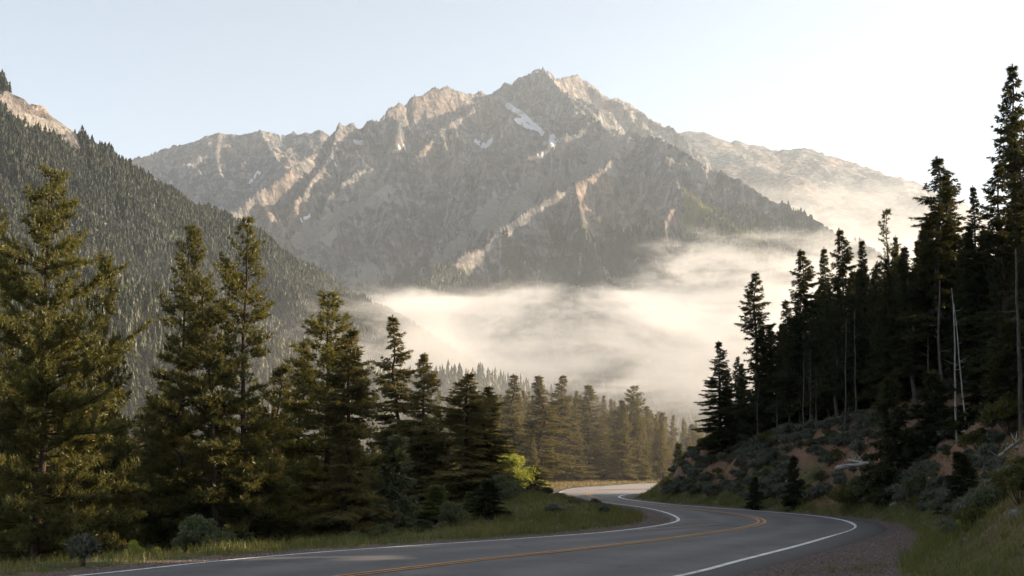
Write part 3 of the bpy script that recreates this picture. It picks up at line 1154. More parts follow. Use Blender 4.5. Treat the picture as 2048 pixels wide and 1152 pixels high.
add_forest('mountain_forest', forest('mountain_forest', MAIN, 42000, 9, 22, main_mask, M_far, 3, 5, 2, fat=1.25),
           'distant dark conifer forest on the lower slopes of the mountain')


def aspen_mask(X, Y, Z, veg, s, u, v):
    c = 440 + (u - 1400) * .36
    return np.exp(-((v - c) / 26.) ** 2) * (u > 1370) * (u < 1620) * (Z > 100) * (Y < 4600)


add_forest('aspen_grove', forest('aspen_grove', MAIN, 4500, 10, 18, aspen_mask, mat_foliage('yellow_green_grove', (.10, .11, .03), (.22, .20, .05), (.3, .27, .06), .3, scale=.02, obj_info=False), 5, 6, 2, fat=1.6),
           'yellow green grove catching sun on the right mountain ridge')
print('far done', time.time() - T0)

#@@NEAR@@
# ------------------------------------------------------------------ conifer generators
UP = np.array([0, 0, 1.0])


def blades(c, d, ln, wd, rs):
    """one narrow triangle per row: centres c, directions d (unit)"""
    r = rs.normal(size=c.shape)
    s = np.cross(d, r)
    s /= np.linalg.norm(s, axis=1)[:, None] + 1e-9
    ln = ln[:, None] if np.ndim(ln) else ln
    wd = wd[:, None] if np.ndim(wd) else wd
    return np.stack([c + s * wd * .5, c - s * wd * .5, c + d * ln], 1)


def unit(a):
    return a / (np.linalg.norm(a, axis=-1, keepdims=True) + 1e-9)


def conifer(seed, height, rmax, kind='pine', bare=.12, nbr=90, prof=None, droop=0.0, dens=1.0, lean=.0, sparse_top=0.0, gap=.10, trunk_r=None, blade=1.0, taper=1.0):
    """returns (trunk+limb mesh builder, foliage triangles)"""
    rs = np.random.default_rng(seed)
    wood = Quads()
    fol = []
    n = 12
    tz = np.linspace(0, 1, n)
    wob = np.cumsum(rs.normal(0, .012, (n, 2)), axis=0) * height * .5
    path = np.stack([wob[:, 0] + lean * height * tz, wob[:, 1], tz * height], 1)
    path[0, :2] = 0
    tr = trunk_r or height * .0125
    rad = tr * (1 - tz * .93)
    rad[0] *= 1.35
    pth = path.copy()
    pth[0, 2] = -.5
    wood.tube(pth, rad, 9)

    def at(t):
        return np.array([np.interp(t, tz, path[:, k]) for k in range(3)])
    for i in range(nbr):
        t = bare + (1 - bare) * ((i + rs.uniform(0, 1)) / nbr) ** taper
        if t > .985:
            t = .985
        k = (t - bare) / (1 - bare)
        if rs.uniform() < gap * (1 - k) + sparse_top * k:
            continue
        L = rmax * prof(k) * rs.uniform(.42, 1.18)
        if rs.uniform() < .06:
            L *= 1.25
        if L < .12:
            L = .12
        a = rs.uniform(0, 6.283)
        base = at(t)
        if kind == 'pine':
            el0 = R(-8 + 50 * k ** 1.6 + rs.normal(0, 9))
            curve = rs.uniform(.15, .45)
        else:
            el0 = R(-22 + 62 * k ** 1.9 + rs.normal(0, 6)) - droop * (1 - k)
            curve = rs.uniform(.05, .28)
        m = 6
        s = np.linspace(0, 1, m)
        hd = np.array([math.cos(a), math.sin(a), 0])
        side = np.array([-math.sin(a), math.cos(a), 0])
        bend = rs.normal(0, .08)
        bp = base + np.outer(s * L * math.cos(el0), hd) + np.outer(s * L * math.sin(el0) + curve * L * s ** 2.2 * .6, UP) + np.outer(bend * L * s * s, side)
        br = max(tr * .28 * (L / rmax) ** .8 * (1 - .55 * k), .008)
        wood.tube(bp, br * (1 - .8 * s), 4)
        # foliage-bearing twigs
        if kind == 'pine':
            ns = max(3, int(L * 4.2 * dens))
            s0 = .14 if k < .5 else .25
            for j in range(ns):
                q = s0 + (1 - s0) * (j + rs.uniform(0, 1)) / ns
                c0 = np.array([np.interp(q, s, bp[:, d]) for d in range(3)])
                tl = (.16 + .30 * L * (1.05 - q)) * rs.uniform(.6, 1.3)
                sg = 1 if j % 2 else -1
                dirv = unit(hd * rs.uniform(.5, 1.1) + side * sg * rs.uniform(.3, 1.1) + UP * rs.uniform(-.05, .7))
                nt_ = max(1, int(tl / .15))
                if tl > .5:
                    wood.tube(np.array([c0, c0 + dirv * tl * .9]), [br * .35, br * .12], 3)
                qq = (np.arange(nt_) + .9) / nt_
                cc = c0 + np.outer(qq * tl, dirv)
                cc[:, 2] += .10 * qq * tl
                nb_ = int(17 * blade)
                C = np.repeat(cc, nb_, 0)
                D = unit(rs.normal(size=C.shape) * .75 + dirv * .55 + UP * .35)
                fol.append(blades(C + rs.normal(0, .03, C.shape), D, rs.uniform(.16, .30, len(C)), rs.uniform(.03, .058, len(C)), rs))
        else:
            ns = max(4, int(L * 7.5 * dens))
            s0 = .12 if k > .3 else .22
            for j in range(ns):
                q = s0 + (1 - s0) * (j + rs.uniform(0, 1)) / ns
                c0 = np.array([np.interp(q, s, bp[:, d]) for d in range(3)])
                tl = (.10 + .42 * L * (1.02 - q)) * rs.uniform(.6, 1.25)
                sg = 1 if j % 2 else -1
                dirv = unit(hd * rs.uniform(.5, .9) + side * sg * rs.uniform(.5, 1.0) + UP * rs.uniform(-.45, .05))
                nt_ = max(2, int(tl / .085))
                qq = (np.arange(nt_) + .6) / nt_
                cc = c0 + np.outer(qq * tl, dirv)
                cc[:, 2] -= .12 * qq ** 2 * tl
                nb_ = int(7 * blade)
                C = np.repeat(cc, nb_, 0)
                D = unit(rs.normal(size=C.shape) * .5 + dirv * .8 + UP * -.12)
                fol.append(blades(C, D, rs.uniform(.13, .27, len(C)), rs.uniform(.04, .075, len(C)), rs))
    # leader
    c = at(1.0)
    C = np.repeat(c[None] - np.outer(rs.uniform(0, .5, 40), UP), 1, 0)
    D = unit(rs.normal(size=C.shape) * .5 + UP * .9)
    fol.append(blades(C, D, .2, .035, rs))
    return wood, np.concatenate(fol)


def p_cone(k):
    return (1 - k) ** .85


def p_pine(k):
    return (.55 + .45 * math.sin(min(1, k * 1.6 + .35) * math.pi * .5)) * (1 - k) ** .62 * 1.15


def p_col(k):
    return min(1.0, (1 - k) * 2.2) ** .8 * (.75 + .25 * math.sin(k * 17))


def p_wide(k):
    return (1 - k) ** .7 * (.8 + .35 * math.sin(k * 9 + 1))


class Proto:
    def __init__(self, name, mats, **kw):
        wood, fol = conifer(**kw)
        self.h = kw['height']
        self.r = float(np.percentile(np.hypot(fol[:, 0, 0], fol[:, 0, 1]), 95))
        self.trunk = wood.mesh(name + '_trunk', [mats[0]])
        t = Tris()
        t.tri(fol)
        self.crown = t.mesh(name + '_crown', [mats[1]])
        self.fol = fol
        self.mats = mats
        self.wood = wood
        self.nf = len(fol)


protos = {}


def proto(key, mats, **kw):
    p = Proto(key, mats, **kw)
    protos[key] = p
    return p


BP = (M_bark, M_pine)
BS = (M_bark, M_spruce)
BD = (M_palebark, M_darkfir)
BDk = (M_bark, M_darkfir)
# pines (left foreground)
proto('pine_a', BP, seed=101, height=17, rmax=4.3, kind='pine', bare=.08, nbr=170, prof=p_pine, gap=.12, dens=1.6)
proto('pine_b', BP, seed=102, height=16, rmax=3.1, kind='pine', bare=.14, nbr=165, prof=p_pine, gap=.14, dens=1.7)
proto('pine_c', BP, seed=103, height=17, rmax=3.7, kind='pine', bare=.16, nbr=160, prof=p_wide, gap=.2, dens=1.6, lean=.02)
proto('pine_d', BP, seed=104, height=15, rmax=2.6, kind='pine', bare=.20, nbr=140, prof=p_pine, gap=.18, dens=1.7)
proto('pine_e', BP, seed=105, height=9, rmax=2.3, kind='pine', bare=.05, nbr=120, prof=p_cone, gap=.05, dens=1.6)
# spruces (middle)
proto('spruce_a', BS, seed=201, height=16, rmax=2.7, kind='spruce', bare=.06, nbr=240, prof=p_cone, dens=1.3)
proto('spruce_b', BS, seed=202, height=15, rmax=3.2, kind='spruce', bare=.05, nbr=260, prof=p_wide, dens=1.3)
proto('spruce_c', BS, seed=203, height=16, rmax=2.0, kind='spruce', bare=.10, nbr=220, prof=p_cone, dens=1.5, sparse_top=.1)
proto('spruce_d', BS, seed=204, height=15, rmax=2.3, kind='spruce', bare=.08, nbr=230, prof=p_col, dens=1.3, droop=.1)
proto('spruce_e', BS, seed=205, height=16, rmax=3.4, kind='spruce', bare=.12, nbr=230, prof=p_cone, dens=1.2, gap=.15, sparse_top=.15)
# tall shaded trees with bare lower stems (right)
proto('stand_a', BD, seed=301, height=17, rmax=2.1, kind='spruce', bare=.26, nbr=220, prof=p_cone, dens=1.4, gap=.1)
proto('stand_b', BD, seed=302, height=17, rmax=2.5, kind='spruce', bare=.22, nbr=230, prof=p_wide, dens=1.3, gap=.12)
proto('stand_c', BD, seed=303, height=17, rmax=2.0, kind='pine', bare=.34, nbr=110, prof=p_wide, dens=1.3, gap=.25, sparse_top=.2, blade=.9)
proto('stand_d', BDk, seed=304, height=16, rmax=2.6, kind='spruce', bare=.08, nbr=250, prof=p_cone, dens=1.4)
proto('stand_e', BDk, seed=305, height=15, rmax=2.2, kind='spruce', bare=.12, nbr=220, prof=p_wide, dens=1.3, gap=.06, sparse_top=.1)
# small ones
proto('sapling_a', (M_bark, M_sapling), seed=401, height=3.2, rmax=1.05, kind='spruce', bare=.03, nbr=75, prof=p_cone, dens=1.7, gap=.02, blade=1.3)
proto('sapling_b', (M_bark, M_darkfir), seed=402, height=3.4, rmax=1.15, kind='spruce', bare=.02, nbr=80, prof=p_cone, dens=1.7, gap=.02, blade=1.3)
proto('sapling_c', (M_bark, M_willow), seed=403, height=3.0, rmax=.9, kind='spruce', bare=.04, nbr=70, prof=p_cone, dens=1.7, gap=.04, blade=1.3)
print('protos', sum(p.nf for p in protos.values()), time.time() - T0)


def put_tree(key, x, y, h, label, group=None, name='conifer_tree', cat='conifer', wscale=1.0, rot=None, tilt=(0, 0), z=None):
    p = protos[key]
    root = bpy.data.objects.new(name, None)
    COL.objects.link(root)
    zz = z1(x, y) - .05 if z is None else z
    root.location = (x, y, zz)
    s = h / p.h
    root.scale = (s * wscale, s * wscale, s)
    root.rotation_euler = (tilt[0], tilt[1], rng.uniform(0, 6.28) if rot is None else rot)
    root['label'] = label
    root['category'] = cat
    if group:
        root['group'] = group
    for nm, me in (('trunk', p.trunk), ('crown', p.crown)):
        o = bpy.data.objects.new(nm, me)
        COL.objects.link(o)
        o.parent = root
    return root


def tree_at(key, u, vtop, Y, width, label, **kw):
    """plant a tree whose tip is seen at (u, vtop) when it stands Y metres out"""
    tip = P(u, vtop, Y)
    x = tip[0]
    zb = z1(x, Y) - .05
    h = tip[2] - zb
    p = protos[key]
    ws = 1.0
    if width:
        ws = (width / F * Y / 2) / (p.r * h / p.h)
    return put_tree(key, x, Y, h, label, wscale=ws, z=zb, **kw)


def forest_mesh(name, items, label, thin=3, grow=1.7):
    """many trees of one wood as a single mesh; items: (key, x, y, h, wscale)"""
    rs = np.random.default_rng(len(items))
    out, wv, wf, nw = [], [], [], 0
    for key, x, y, h, ws in items:
        p = protos[key]
        f = p.fol[rs.integers(0, thin)::thin]
        c = f.mean(1, keepdims=True)
        f = c + (f - c) * grow
        s = h / p.h
        a = rs.uniform(0, 6.28)
        ca, sa = math.cos(a), math.sin(a)
        M = np.array([[ca * s * ws, sa * s * ws, 0], [-sa * s * ws, ca * s * ws, 0], [0, 0, s]])
        o = np.array([x, y, z1(x, y) - .05])
        out.append(f @ M + o)
        v, q = p.wood.v[0], p.wood.f[0]
        wv.append(v @ M + o)
        wf.append(q + nw)
        nw += len(v)
    tv = np.concatenate(out).reshape(-1, 3)
    wv = np.concatenate(wv)
    q = np.concatenate(wf)
    q = np.concatenate([q[:, [0, 1, 2]], q[:, [0, 2, 3]]]) + len(tv)
    faces = np.concatenate([np.arange(len(tv)).reshape(-1, 3), q])
    mi = np.r_[np.zeros(len(tv) // 3), np.ones(len(q))]
    me = mesh_from(name, np.concatenate([tv, wv]), faces, 3, [protos[items[0][0]].mats[1], M_bark], mat_idx=mi)
    obj(name, me, label=label, cat='forest', kind='stuff')


# --- left foreground pines
LG = 'conifers along the left roadside'
tree_at('pine_a', 110, 340, 46, 300, 'largest pine on the left, broad ragged crown with sun on its right side', rot=.6, name='pine_tree', cat='pine')
tree_at('pine_b', 12, 412, 60, 230, 'golden lit pine cut by the left edge of the picture', rot=2., name='pine_tree', cat='pine')
tree_at('pine_e', 206, 518, 50, 190, 'shorter round topped pine just right of the largest pine', rot=1.2, name='pine_tree', cat='pine')
tree_at('pine_b', 366, 456, 54, 185, 'pine with a pointed crown, third tall one from the left, above the grey green shrub', rot=4.2, name='pine_tree', cat='pine')
tree_at('pine_c', 496, 437, 52, 265, 'tall open pine with uneven branches reaching right towards the fog', rot=.3, name='pine_tree', cat='pine')
tree_at('pine_d', 456, 560, 50, 190, 'slim pine hidden behind the trunk of the tall open pine', rot=3.3, name='pine_tree', cat='pine', tilt=(0, .03))
tree_at('pine_d', 662, 582, 60, 205, 'slender pine with a long bare lower trunk beside the road', rot=1.9, name='pine_tree', cat='pine')
tree_at('spruce_b', 697, 655, 56, 215, 'full dark conifer clothed to the ground beside the slender pine', rot=.5)
tree_at('spruce_a', 602, 680, 66, 150, 'small topped conifer between the open pine and the slender pine', rot=.9)
tree_at('pine_e', 560, 735, 62, 230, 'bushy pine lit golden at the foot of the tall open pine', rot=2.5, name='pine_tree', cat='pine')
tree_at('spruce_e', 818, 630, 88, 190, 'tall layered spruce standing alone against the fog, left of centre', rot=1.1)
tree_at('spruce_d', 853, 705, 86, 120, 'narrow spruce leaning close to the tall layered spruce', rot=2.2)
tree_at('sapling_c', 795, 878, 60, 110, 'pale grey green young fir below the tall layered spruce', rot=2.2)
tree_at('spruce_b', 930, 745, 82, 180, 'broad dark conifer rising behind the bright green bush', rot=.2)
tree_at('spruce_d', 975, 772, 88, 130, 'conifer with two tops tucked against the broad dark conifer', rot=1.4)
tree_at('spruce_b', 330, 760, 60, 220, 'dense conifer filling the gap behind the grey green shrub', rot=4.4)
tree_at('sapling_a', 870, 972, 62, 100, 'sunlit yellow green young fir in the roadside thicket', rot=1.2)
tree_at('sapling_a', 945, 985, 66, 70, 'small lit young fir just left of a black green fir', rot=2.9)
tree_at('sapling_b', 983, 960, 58, 95, 'black green young fir standing in front of the bright bush', rot=.4)
tree_at('sapling_c', 842, 1040, 52, 70, 'tiny pale fir at the verge below the yellow green fir', rot=.4)
tree_at('sapling_c', 497, 1066, 40, 42, 'tiny blue grey fir at the road verge under the open pine', rot=1.4)
tree_at('sapling_b', 1070, 932, 118, 60, 'little dark fir right of the bright green bush', rot=1.7)

# --- sunlit row beyond the bend, placed one by one
row = [('spruce_c', 1033, 748, 150, 95, 'spire topped spruce, first tall one right of the bright bush'),
       ('spruce_c', 1078, 752, 146, 105, 'pointed spruce left of a round topped tree in the sunlit row'),
       ('spruce_e', 1108, 752, 158, 130, 'open crowned tree with bare trunk showing, middle of the sunlit row'),
       ('spruce_a', 1172, 770, 172, 115, 'sharp peaked spruce right of the open crowned tree'),
       ('spruce_d', 1205, 850, 168, 75, 'pale leafy looking tree low in the sunlit row near the road edge'),
       ('pine_d', 1254, 774, 175, 90, 'thin topped pine sticking out above the sunlit row'),
       ('spruce_a', 1240, 800, 176, 85, 'spruce pressed against the left side of the thin topped pine'),
       ('spruce_a', 1290, 812, 182, 80, 'spruce just right of the thin topped pine'),
       ('spruce_c', 1322, 824, 188, 80, 'dark slim spruce near the right end of the sunlit row'),
       ('spruce_d', 1262, 905, 166, 60, 'short round tree lit bright at the far road edge'),
       ('spruce_b', 1290, 912, 168, 60, 'short broad tree at the far road edge right of the round one'),
       ('sapling_b', 1355, 888, 128, 45, 'small dark fir peeping over the end of the cut bank'),
       ('sapling_a', 1383, 893, 108, 46, 'glowing young fir on the crest at the end of the cut bank'),
       ('spruce_a', 1385, 848, 200, 80, 'hazy spruce at the right end of the sunlit row beside the cut bank'),
       ('spruce_c', 995, 790, 120, 90, 'grey green spruce between the broad conifer and the spire topped spruce')]
for k, u, v, Y, wd, lb in row:
    tree_at(k, u, v, Y, wd, lb)

# --- fill rows
keysL = ['spruce_a', 'spruce_b', 'spruce_c', 'spruce_d', 'spruce_e', 'pine_b', 'pine_d', 'pine_e']


def skyline(pts):
    pts = np.array(pts, float)
    return lambda u: float(np.interp(u, pts[:, 0], pts[:, 1]))


skL = skyline([(-400, 560), (0, 560), (100, 620), (200, 660), (250, 790), (300, 760), (430, 820), (560, 780), (600, 860), (740, 850), (800, 850), (900, 800), (1000, 800), (1100, 800), (1200, 810), (1300, 840), (1400, 860), (1500, 860)])


def ok_road(x, y, margin):
    d, _ = dist_poly(np.array([x]), np.array([y]), road_poly[::3])
    return d[0] > margin and not inside(np.array([x]), np.array([y]), road_poly)[0]


def fill(n, u0, u1, Y0, Y1, sk, keys, dv, label, group, hmin, hmax, wmul=(.85, 1.15), minsep=2.0, cond=None, stuff=None):
    made = []
    items = []
    tries = 0
    while len(made) < n and tries < n * 40:
        tries += 1
        u = rng.uniform(u0, u1)
        Y = rng.uniform(Y0 ** .8, Y1 ** .8) ** 1.25
        x = (u - W / 2) / F * Y
        if cond and not cond(x, Y):
            continue
        if not ok_road(x, Y, 4.0):
            continue
        if any((x - a) ** 2 + (Y - b) ** 2 < minsep ** 2 for a, b in made):
            continue
        v = sk(u) + abs(rng.normal(0, dv))
        tip = P(u, v, Y)
        zb = z1(x, Y)
        h = min(tip[2] - zb, rng.uniform(hmin, hmax))
        if h < 3:
            continue
        if stuff:
            items.append((keys[rng.integers(len(keys))], x, Y, h, rng.uniform(*wmul)))
        else:
            put_tree(keys[rng.integers(len(keys))], x, Y, h, label, group=group, wscale=rng.uniform(*wmul), z=zb - .05)
        made.append((x, Y))
    if stuff:
        forest_mesh(stuff, items, label)
    return made


def left_cond(x, y):
    d, _ = dist_poly(np.array([x]), np.array([y]), RL[::3])
    return not inside(np.array([x]), np.array([y]), bank_poly)[0] and d[0] > 6 + 4 * (rng.uniform() < .5) and not (x > -3.5 - (y - 60) * 0 and y < 100 and x > -.5)


fill(26, -120, 760, 56, 80, skL, keysL, 60, 'crowded conifer in the shadowy thicket behind the left pines', 'thicket behind the left pines', 7, 13, cond=left_cond, minsep=2.4)
fill(26, -60, 960, 80, 100, skL, keysL, 40, 'conifer deeper in the wood behind the left pines', 'deeper wood behind the left pines', 9, 16, cond=left_cond, minsep=3)
fill(45, -350, 960, 98, 140, skL, ['spruce_a', 'spruce_b', 'spruce_c', 'spruce_d'], 40, 'dim wood of conifers closing the view behind the left pines', '', 9, 16, cond=left_cond, minsep=3, stuff='background_forest')
skM = skyline([(700, 760), (1000, 785), (1050, 780), (1150, 778), (1230, 795), (1320, 825), (1420, 848), (1500, 860)])
fill(56, 960, 1440, 152, 200, skM, ['spruce_a', 'spruce_b', 'spruce_c', 'spruce_d', 'spruce_e'], 22, 'conifer packed into the sunlit hazy row beyond the bend', 'sunlit row beyond the bend', 9, 19, wmul=(1.0, 1.4), minsep=2.2,
     cond=lambda x, y: y > 160 + max(0, x - 12) * .75 and not inside(np.array([x]), np.array([y]), bank_poly)[0] and dist_poly(np.array([x]), np.array([y]), RL[::3])[0][0] > 5)
fill(150, 860, 1460, 200, 300, skM, ['spruce_a', 'spruce_b', 'spruce_c', 'spruce_d', 'spruce_e'], 9, 'hazy wood of conifers behind the sunlit row beyond the bend', '', 9, 18, wmul=(.85, 1.2), minsep=3,
     cond=lambda x, y: y > 160 + max(0, x - 12) * .75 and not inside(np.array([x]), np.array([y]), bank_poly)[0], stuff='background_forest')
fill(22, 935, 1100, 112, 150, skyline([(900, 860), (1100, 850), (1300, 890)]), ['spruce_a', 'spruce_d', 'sapling_a', 'pine_e'], 30, 'low sunlit young conifer at the foot of the row beyond the bend', 'young conifers beyond the bend', 3, 7, wmul=(.9, 1.2), minsep=2.0,
     cond=lambda x, y: x < 4 and not inside(np.array([x]), np.array([y]), bank_poly)[0] and dist_poly(np.array([x]), np.array([y]), RL[::3])[0][0] > 6)

# --- right stand on the bank
right = [('stand_d', 1437, 682, 98, 95, 'lowest narrow conifer at the left end of the dark stand'),
         ('stand_c', 1455, 740, 99, 60, 'thin stemmed pine just behind the lowest narrow conifer'),
         ('stand_e', 1507, 546, 92, 125, 'tall layered conifer second from the left in the dark stand'),
         ('stand_d', 1540, 660, 95, 110, 'conifer right of the tall layered one, dark to the ground'),
         ('stand_b', 1605, 502, 88, 130, 'wide shouldered conifer with lit golden upper left branches'),
         ('stand_a', 1632, 497, 90, 85, 'sharp spire directly right of the wide shouldered conifer'),
         ('stand_b', 1682, 460, 84, 120, 'ragged conifer with crooked top left of the sparse pine'),
         ('stand_a', 1712, 482, 86, 80, 'slim companion of the ragged conifer'),
         ('stand_c', 1757, 424, 84, 115, 'sparse open pine showing sky between its top branches'),
         ('stand_a', 1795, 470, 88, 60, 'very thin spire between the sparse pine and the black giant'),
         ('stand_b', 1866, 320, 70, 200, 'black giant conifer with heavy dense crown'),
         ('stand_a', 1892, 345, 72, 130, 'second top rising at the right shoulder of the black giant'),
         ('stand_e', 1840, 480, 74, 130, 'dark conifer filling the left side of the black giant'),
         ('stand_e', 2014, 133, 60, 165, 'tallest tree in view, sparse layered top at the right edge'),
         ('stand_b', 2046, 225, 56, 150, 'dark conifer cut by the right edge beside the tallest tree'),
         ('stand_e', 2000, 330, 58, 170, 'heavy lower crown filling the space under the tallest tree'),
         ('stand_a', 1962, 372, 66, 90, 'thin tipped conifer left of the tallest tree against the glow'),
         ('stand_d', 1938, 450, 66, 110, 'conifer in the gap between the black giant and the tallest tree'),
         ('stand_d', 1570, 600, 92, 100, 'conifer under the wide shouldered one on the bank crest')]
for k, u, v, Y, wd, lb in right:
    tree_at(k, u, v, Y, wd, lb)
skR = skyline([(1420, 760), (1480, 700), (1560, 620), (1640, 560), (1720, 530), (1800, 500), (1860, 420), (1950, 480), (2050, 360), (2300, 150), (2600, 0)])


def right_cond(x, y):
    dT, _ = dist_poly(np.array([x]), np.array([y]), TOE[::2])
    return inside(np.array([x]), np.array([y]), bank_poly)[0] and dT[0] > (8.5 if y < 70 else 6.5)


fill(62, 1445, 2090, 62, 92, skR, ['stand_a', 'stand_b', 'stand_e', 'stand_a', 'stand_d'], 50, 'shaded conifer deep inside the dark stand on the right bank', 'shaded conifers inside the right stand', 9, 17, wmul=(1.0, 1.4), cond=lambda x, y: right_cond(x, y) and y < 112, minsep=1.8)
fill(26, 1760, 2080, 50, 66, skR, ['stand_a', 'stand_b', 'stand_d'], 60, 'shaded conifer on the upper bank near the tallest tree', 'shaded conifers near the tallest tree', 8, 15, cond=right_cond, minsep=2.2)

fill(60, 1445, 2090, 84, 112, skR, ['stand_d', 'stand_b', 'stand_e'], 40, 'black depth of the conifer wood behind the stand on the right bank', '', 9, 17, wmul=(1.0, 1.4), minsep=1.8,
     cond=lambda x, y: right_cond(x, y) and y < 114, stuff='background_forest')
# unseen forest added beyond the right edge to shade the road and left pines
made = []
items = []
while len(made) < 130:
    x, y = rng.uniform(16, 62), rng.uniform(2, 104)
    u = W / 2 + F * x / y
    if u < 2090 or not right_cond(x, y) or any((x - a) ** 2 + (y - b) ** 2 < 6 for a, b in made):
        continue
    made.append((x, y))
    items.append((['stand_d', 'stand_b', 'stand_e'][len(made) % 3], x, y, rng.uniform(8, 13.5), rng.uniform(1, 1.3)))
forest_mesh('shade_forest', items, 'unseen conifer wood added past the right edge to shade the road', thin=4, grow=2.0)
# young firs on the bank
for k, u, v, Y, wd, lb in [('sapling_b', 1773, 762, 62, 125, 'black young fir on the bank below the fallen logs'),
                           ('sapling_b', 1584, 914, 72, 50, 'little dark fir in the middle of the sagebrush bank'),
                           ('sapling_b', 1922, 905, 46, 90, 'scrubby small fir on the right bank above the green verge'),
                           ('sapling_b', 1508, 955, 76, 40, 'tiny dark fir low on the bank above the road'),
                           ('sapling_b', 1960, 700, 60, 160, 'dark young fir thicket top at the upper right of the bank'),
                           ('sapling_b', 1870, 745, 62, 110, 'dark young fir on the bank crest right of the fallen logs'),
                           ('sapling_b', 2030, 640, 52, 150, 'dark young fir by the right edge of the bank crest')]:
    tree_at(k, u, v, Y, wd, lb)


# --- dead poles and snags
def snag(u0, v0, u1, v1, Y, r, label, branches=7, seed=0, mat=None, name='dead_tree', cat='dead tree'):
    rs = np.random.default_rng(seed)
    a = P(u0, v0, Y)
    b = P(u1, v1, Y)
    a[2] = z1(a[0], a[1]) - .3
    L = np.linalg.norm(b - a)
    q = Quads()
    n = 9
    t = np.linspace(0, 1, n)
    pth = np.outer(t, b - a) + np.cumsum(rs.normal(0, .012, (n, 3)), 0) * L * .4
    pth[0] = 0
    q.tube(pth, r * (1 - .75 * t), 8)
    stubs = []
    for k in range(branches):
        w2 = Quads()
        stubs.append(w2)
        tt_ = rs.uniform(.35, .9)
        c = np.array([np.interp(tt_, t, pth[:, d]) for d in range(3)])
        an = rs.uniform(0, 6.28)
        d = np.array([math.cos(an), math.sin(an), rs.uniform(-.2, .5)])
        l = rs.uniform(.25, .9)
        w2.tube(np.array([c, c + d * l * .5, c + d * l + np.array([0, 0, .1])]), [r * .25, r * .16, r * .05], 4)
    root = bpy.data.objects.new(name, None)
    COL.objects.link(root)
    root.location = tuple(a)
    root['label'] = label
    root['category'] = cat
    mt = mat or M_snag
    obj('trunk', q.mesh('snag_trunk', [mt]), parent=root)
    for w2 in stubs:
        obj('branch', w2.mesh('branch', [mt]), parent=root)
    return root


snag(1909, 770, 1912, 578, 60, .065, 'bleached dead trunk standing upright, left of the two pale snags', seed=1)
snag(1932, 735, 1915, 612, 59.5, .055, 'bleached dead trunk leaning left to cross its upright neighbour', seed=2)
for i, (u, vb, vt, Y, r, lb) in enumerate([(1620, 872, 700, 82, .055, 'thin pale bare stem, first of a close trio on the bank crest'),
                                           (1606, 868, 720, 82, .06, 'thinnest bare stem of the trio, leaning left'),
                                           (1632, 862, 740, 81, .06, 'bare stem right of the trio with a slight curve'),
                                           (1686, 848, 640, 76, .06, 'straight grey bare stem below the ragged conifer'),
                                           (1713, 822, 620, 76, .06, 'straight grey bare stem below the sparse open pine'),
                                           (1743, 818, 680, 77, .06, 'slim bare stem right of the sparse open pine stem'),
                                           (1760, 800, 640, 78, .055, 'bare stem just above the black young fir'),
                                           (1880, 792, 560, 64, .13, 'thick grey trunk rising under the black giant conifer'),
                                           (1852, 805, 680, 64, .06, 'thin bare stem left of the thick grey trunk'),
                                           (1555, 895, 800, 84, .06, 'short pale bare stem near the left of the bank crest'),
                                           (1512, 888, 760, 86, .05, 'faint bare stem under the tall layered conifer'),
                                           (2032, 760, 500, 50, .12, 'thick trunk under the tallest tree at the right edge')]):
    snag(u, vb, u + rng.normal(0, 3), vt, Y, r, lb, branches=4, seed=10 + i, mat=M_palebark, name='bare_trunk', cat='tree trunk')


def log(u0, v0, u1, v1, Y0, Y1, r, label, seed):
    rs = np.random.default_rng(seed)
    a = P(u0, v0, Y0)
    b = P(u1, v1, Y1)
    n = 10
    t = np.linspace(0, 1, n)
    pth = a[None] + np.outer(t, b - a)
    pth[:, 2] = [z1(p[0], p[1]) + r * .9 for p in pth]
    pth[:, 2] = np.polyval(np.polyfit(t, pth[:, 2], 1), t) + .05
    o = pth[0].copy()
    q = Quads()
    q.tube(pth - o + np.cumsum(rs.normal(0, .02, (n, 3)), 0), r * (1 - .5 * t), 8)
    stubs = []
    for k in range(6):
        w2 = Quads()
        stubs.append(w2)
        i = rs.integers(1, n - 1)
        d = rs.normal(size=3)
        d[2] = abs(d[2])
        w2.tube(np.array([pth[i] - o, pth[i] - o + unit(d) * rs.uniform(.3, .8)]), [r * .35, r * .1], 4)
    root = bpy.data.objects.new('fallen_log', None)
    COL.objects.link(root)
    root.location = tuple(o)
    root['label'] = label
    root['category'] = 'log'
    obj('trunk', q.mesh('log_trunk', [M_snag]), parent=root)
    for w2 in stubs:
        obj('branch', w2.mesh('branch', [M_snag]), parent=root)


log(1672, 878, 1742, 852, 72, 68, .14, 'grey fallen log on the crest above the red soil scar', 1)
log(1695, 866, 1745, 846, 71, 68, .09, 'thinner fallen log lying across the one above the red scar', 2)
log(1808, 842, 1868, 826, 64, 62, .13, 'pale fallen log right of the black young fir, upper of two', 3)
log(1812, 852, 1850, 840, 63, 61.5, .09, 'pale fallen log right of the black young fir, lower of two', 4)
log(1985, 815, 2040, 800, 50, 48, .08, 'weathered fallen log near the top right of the bank', 5)


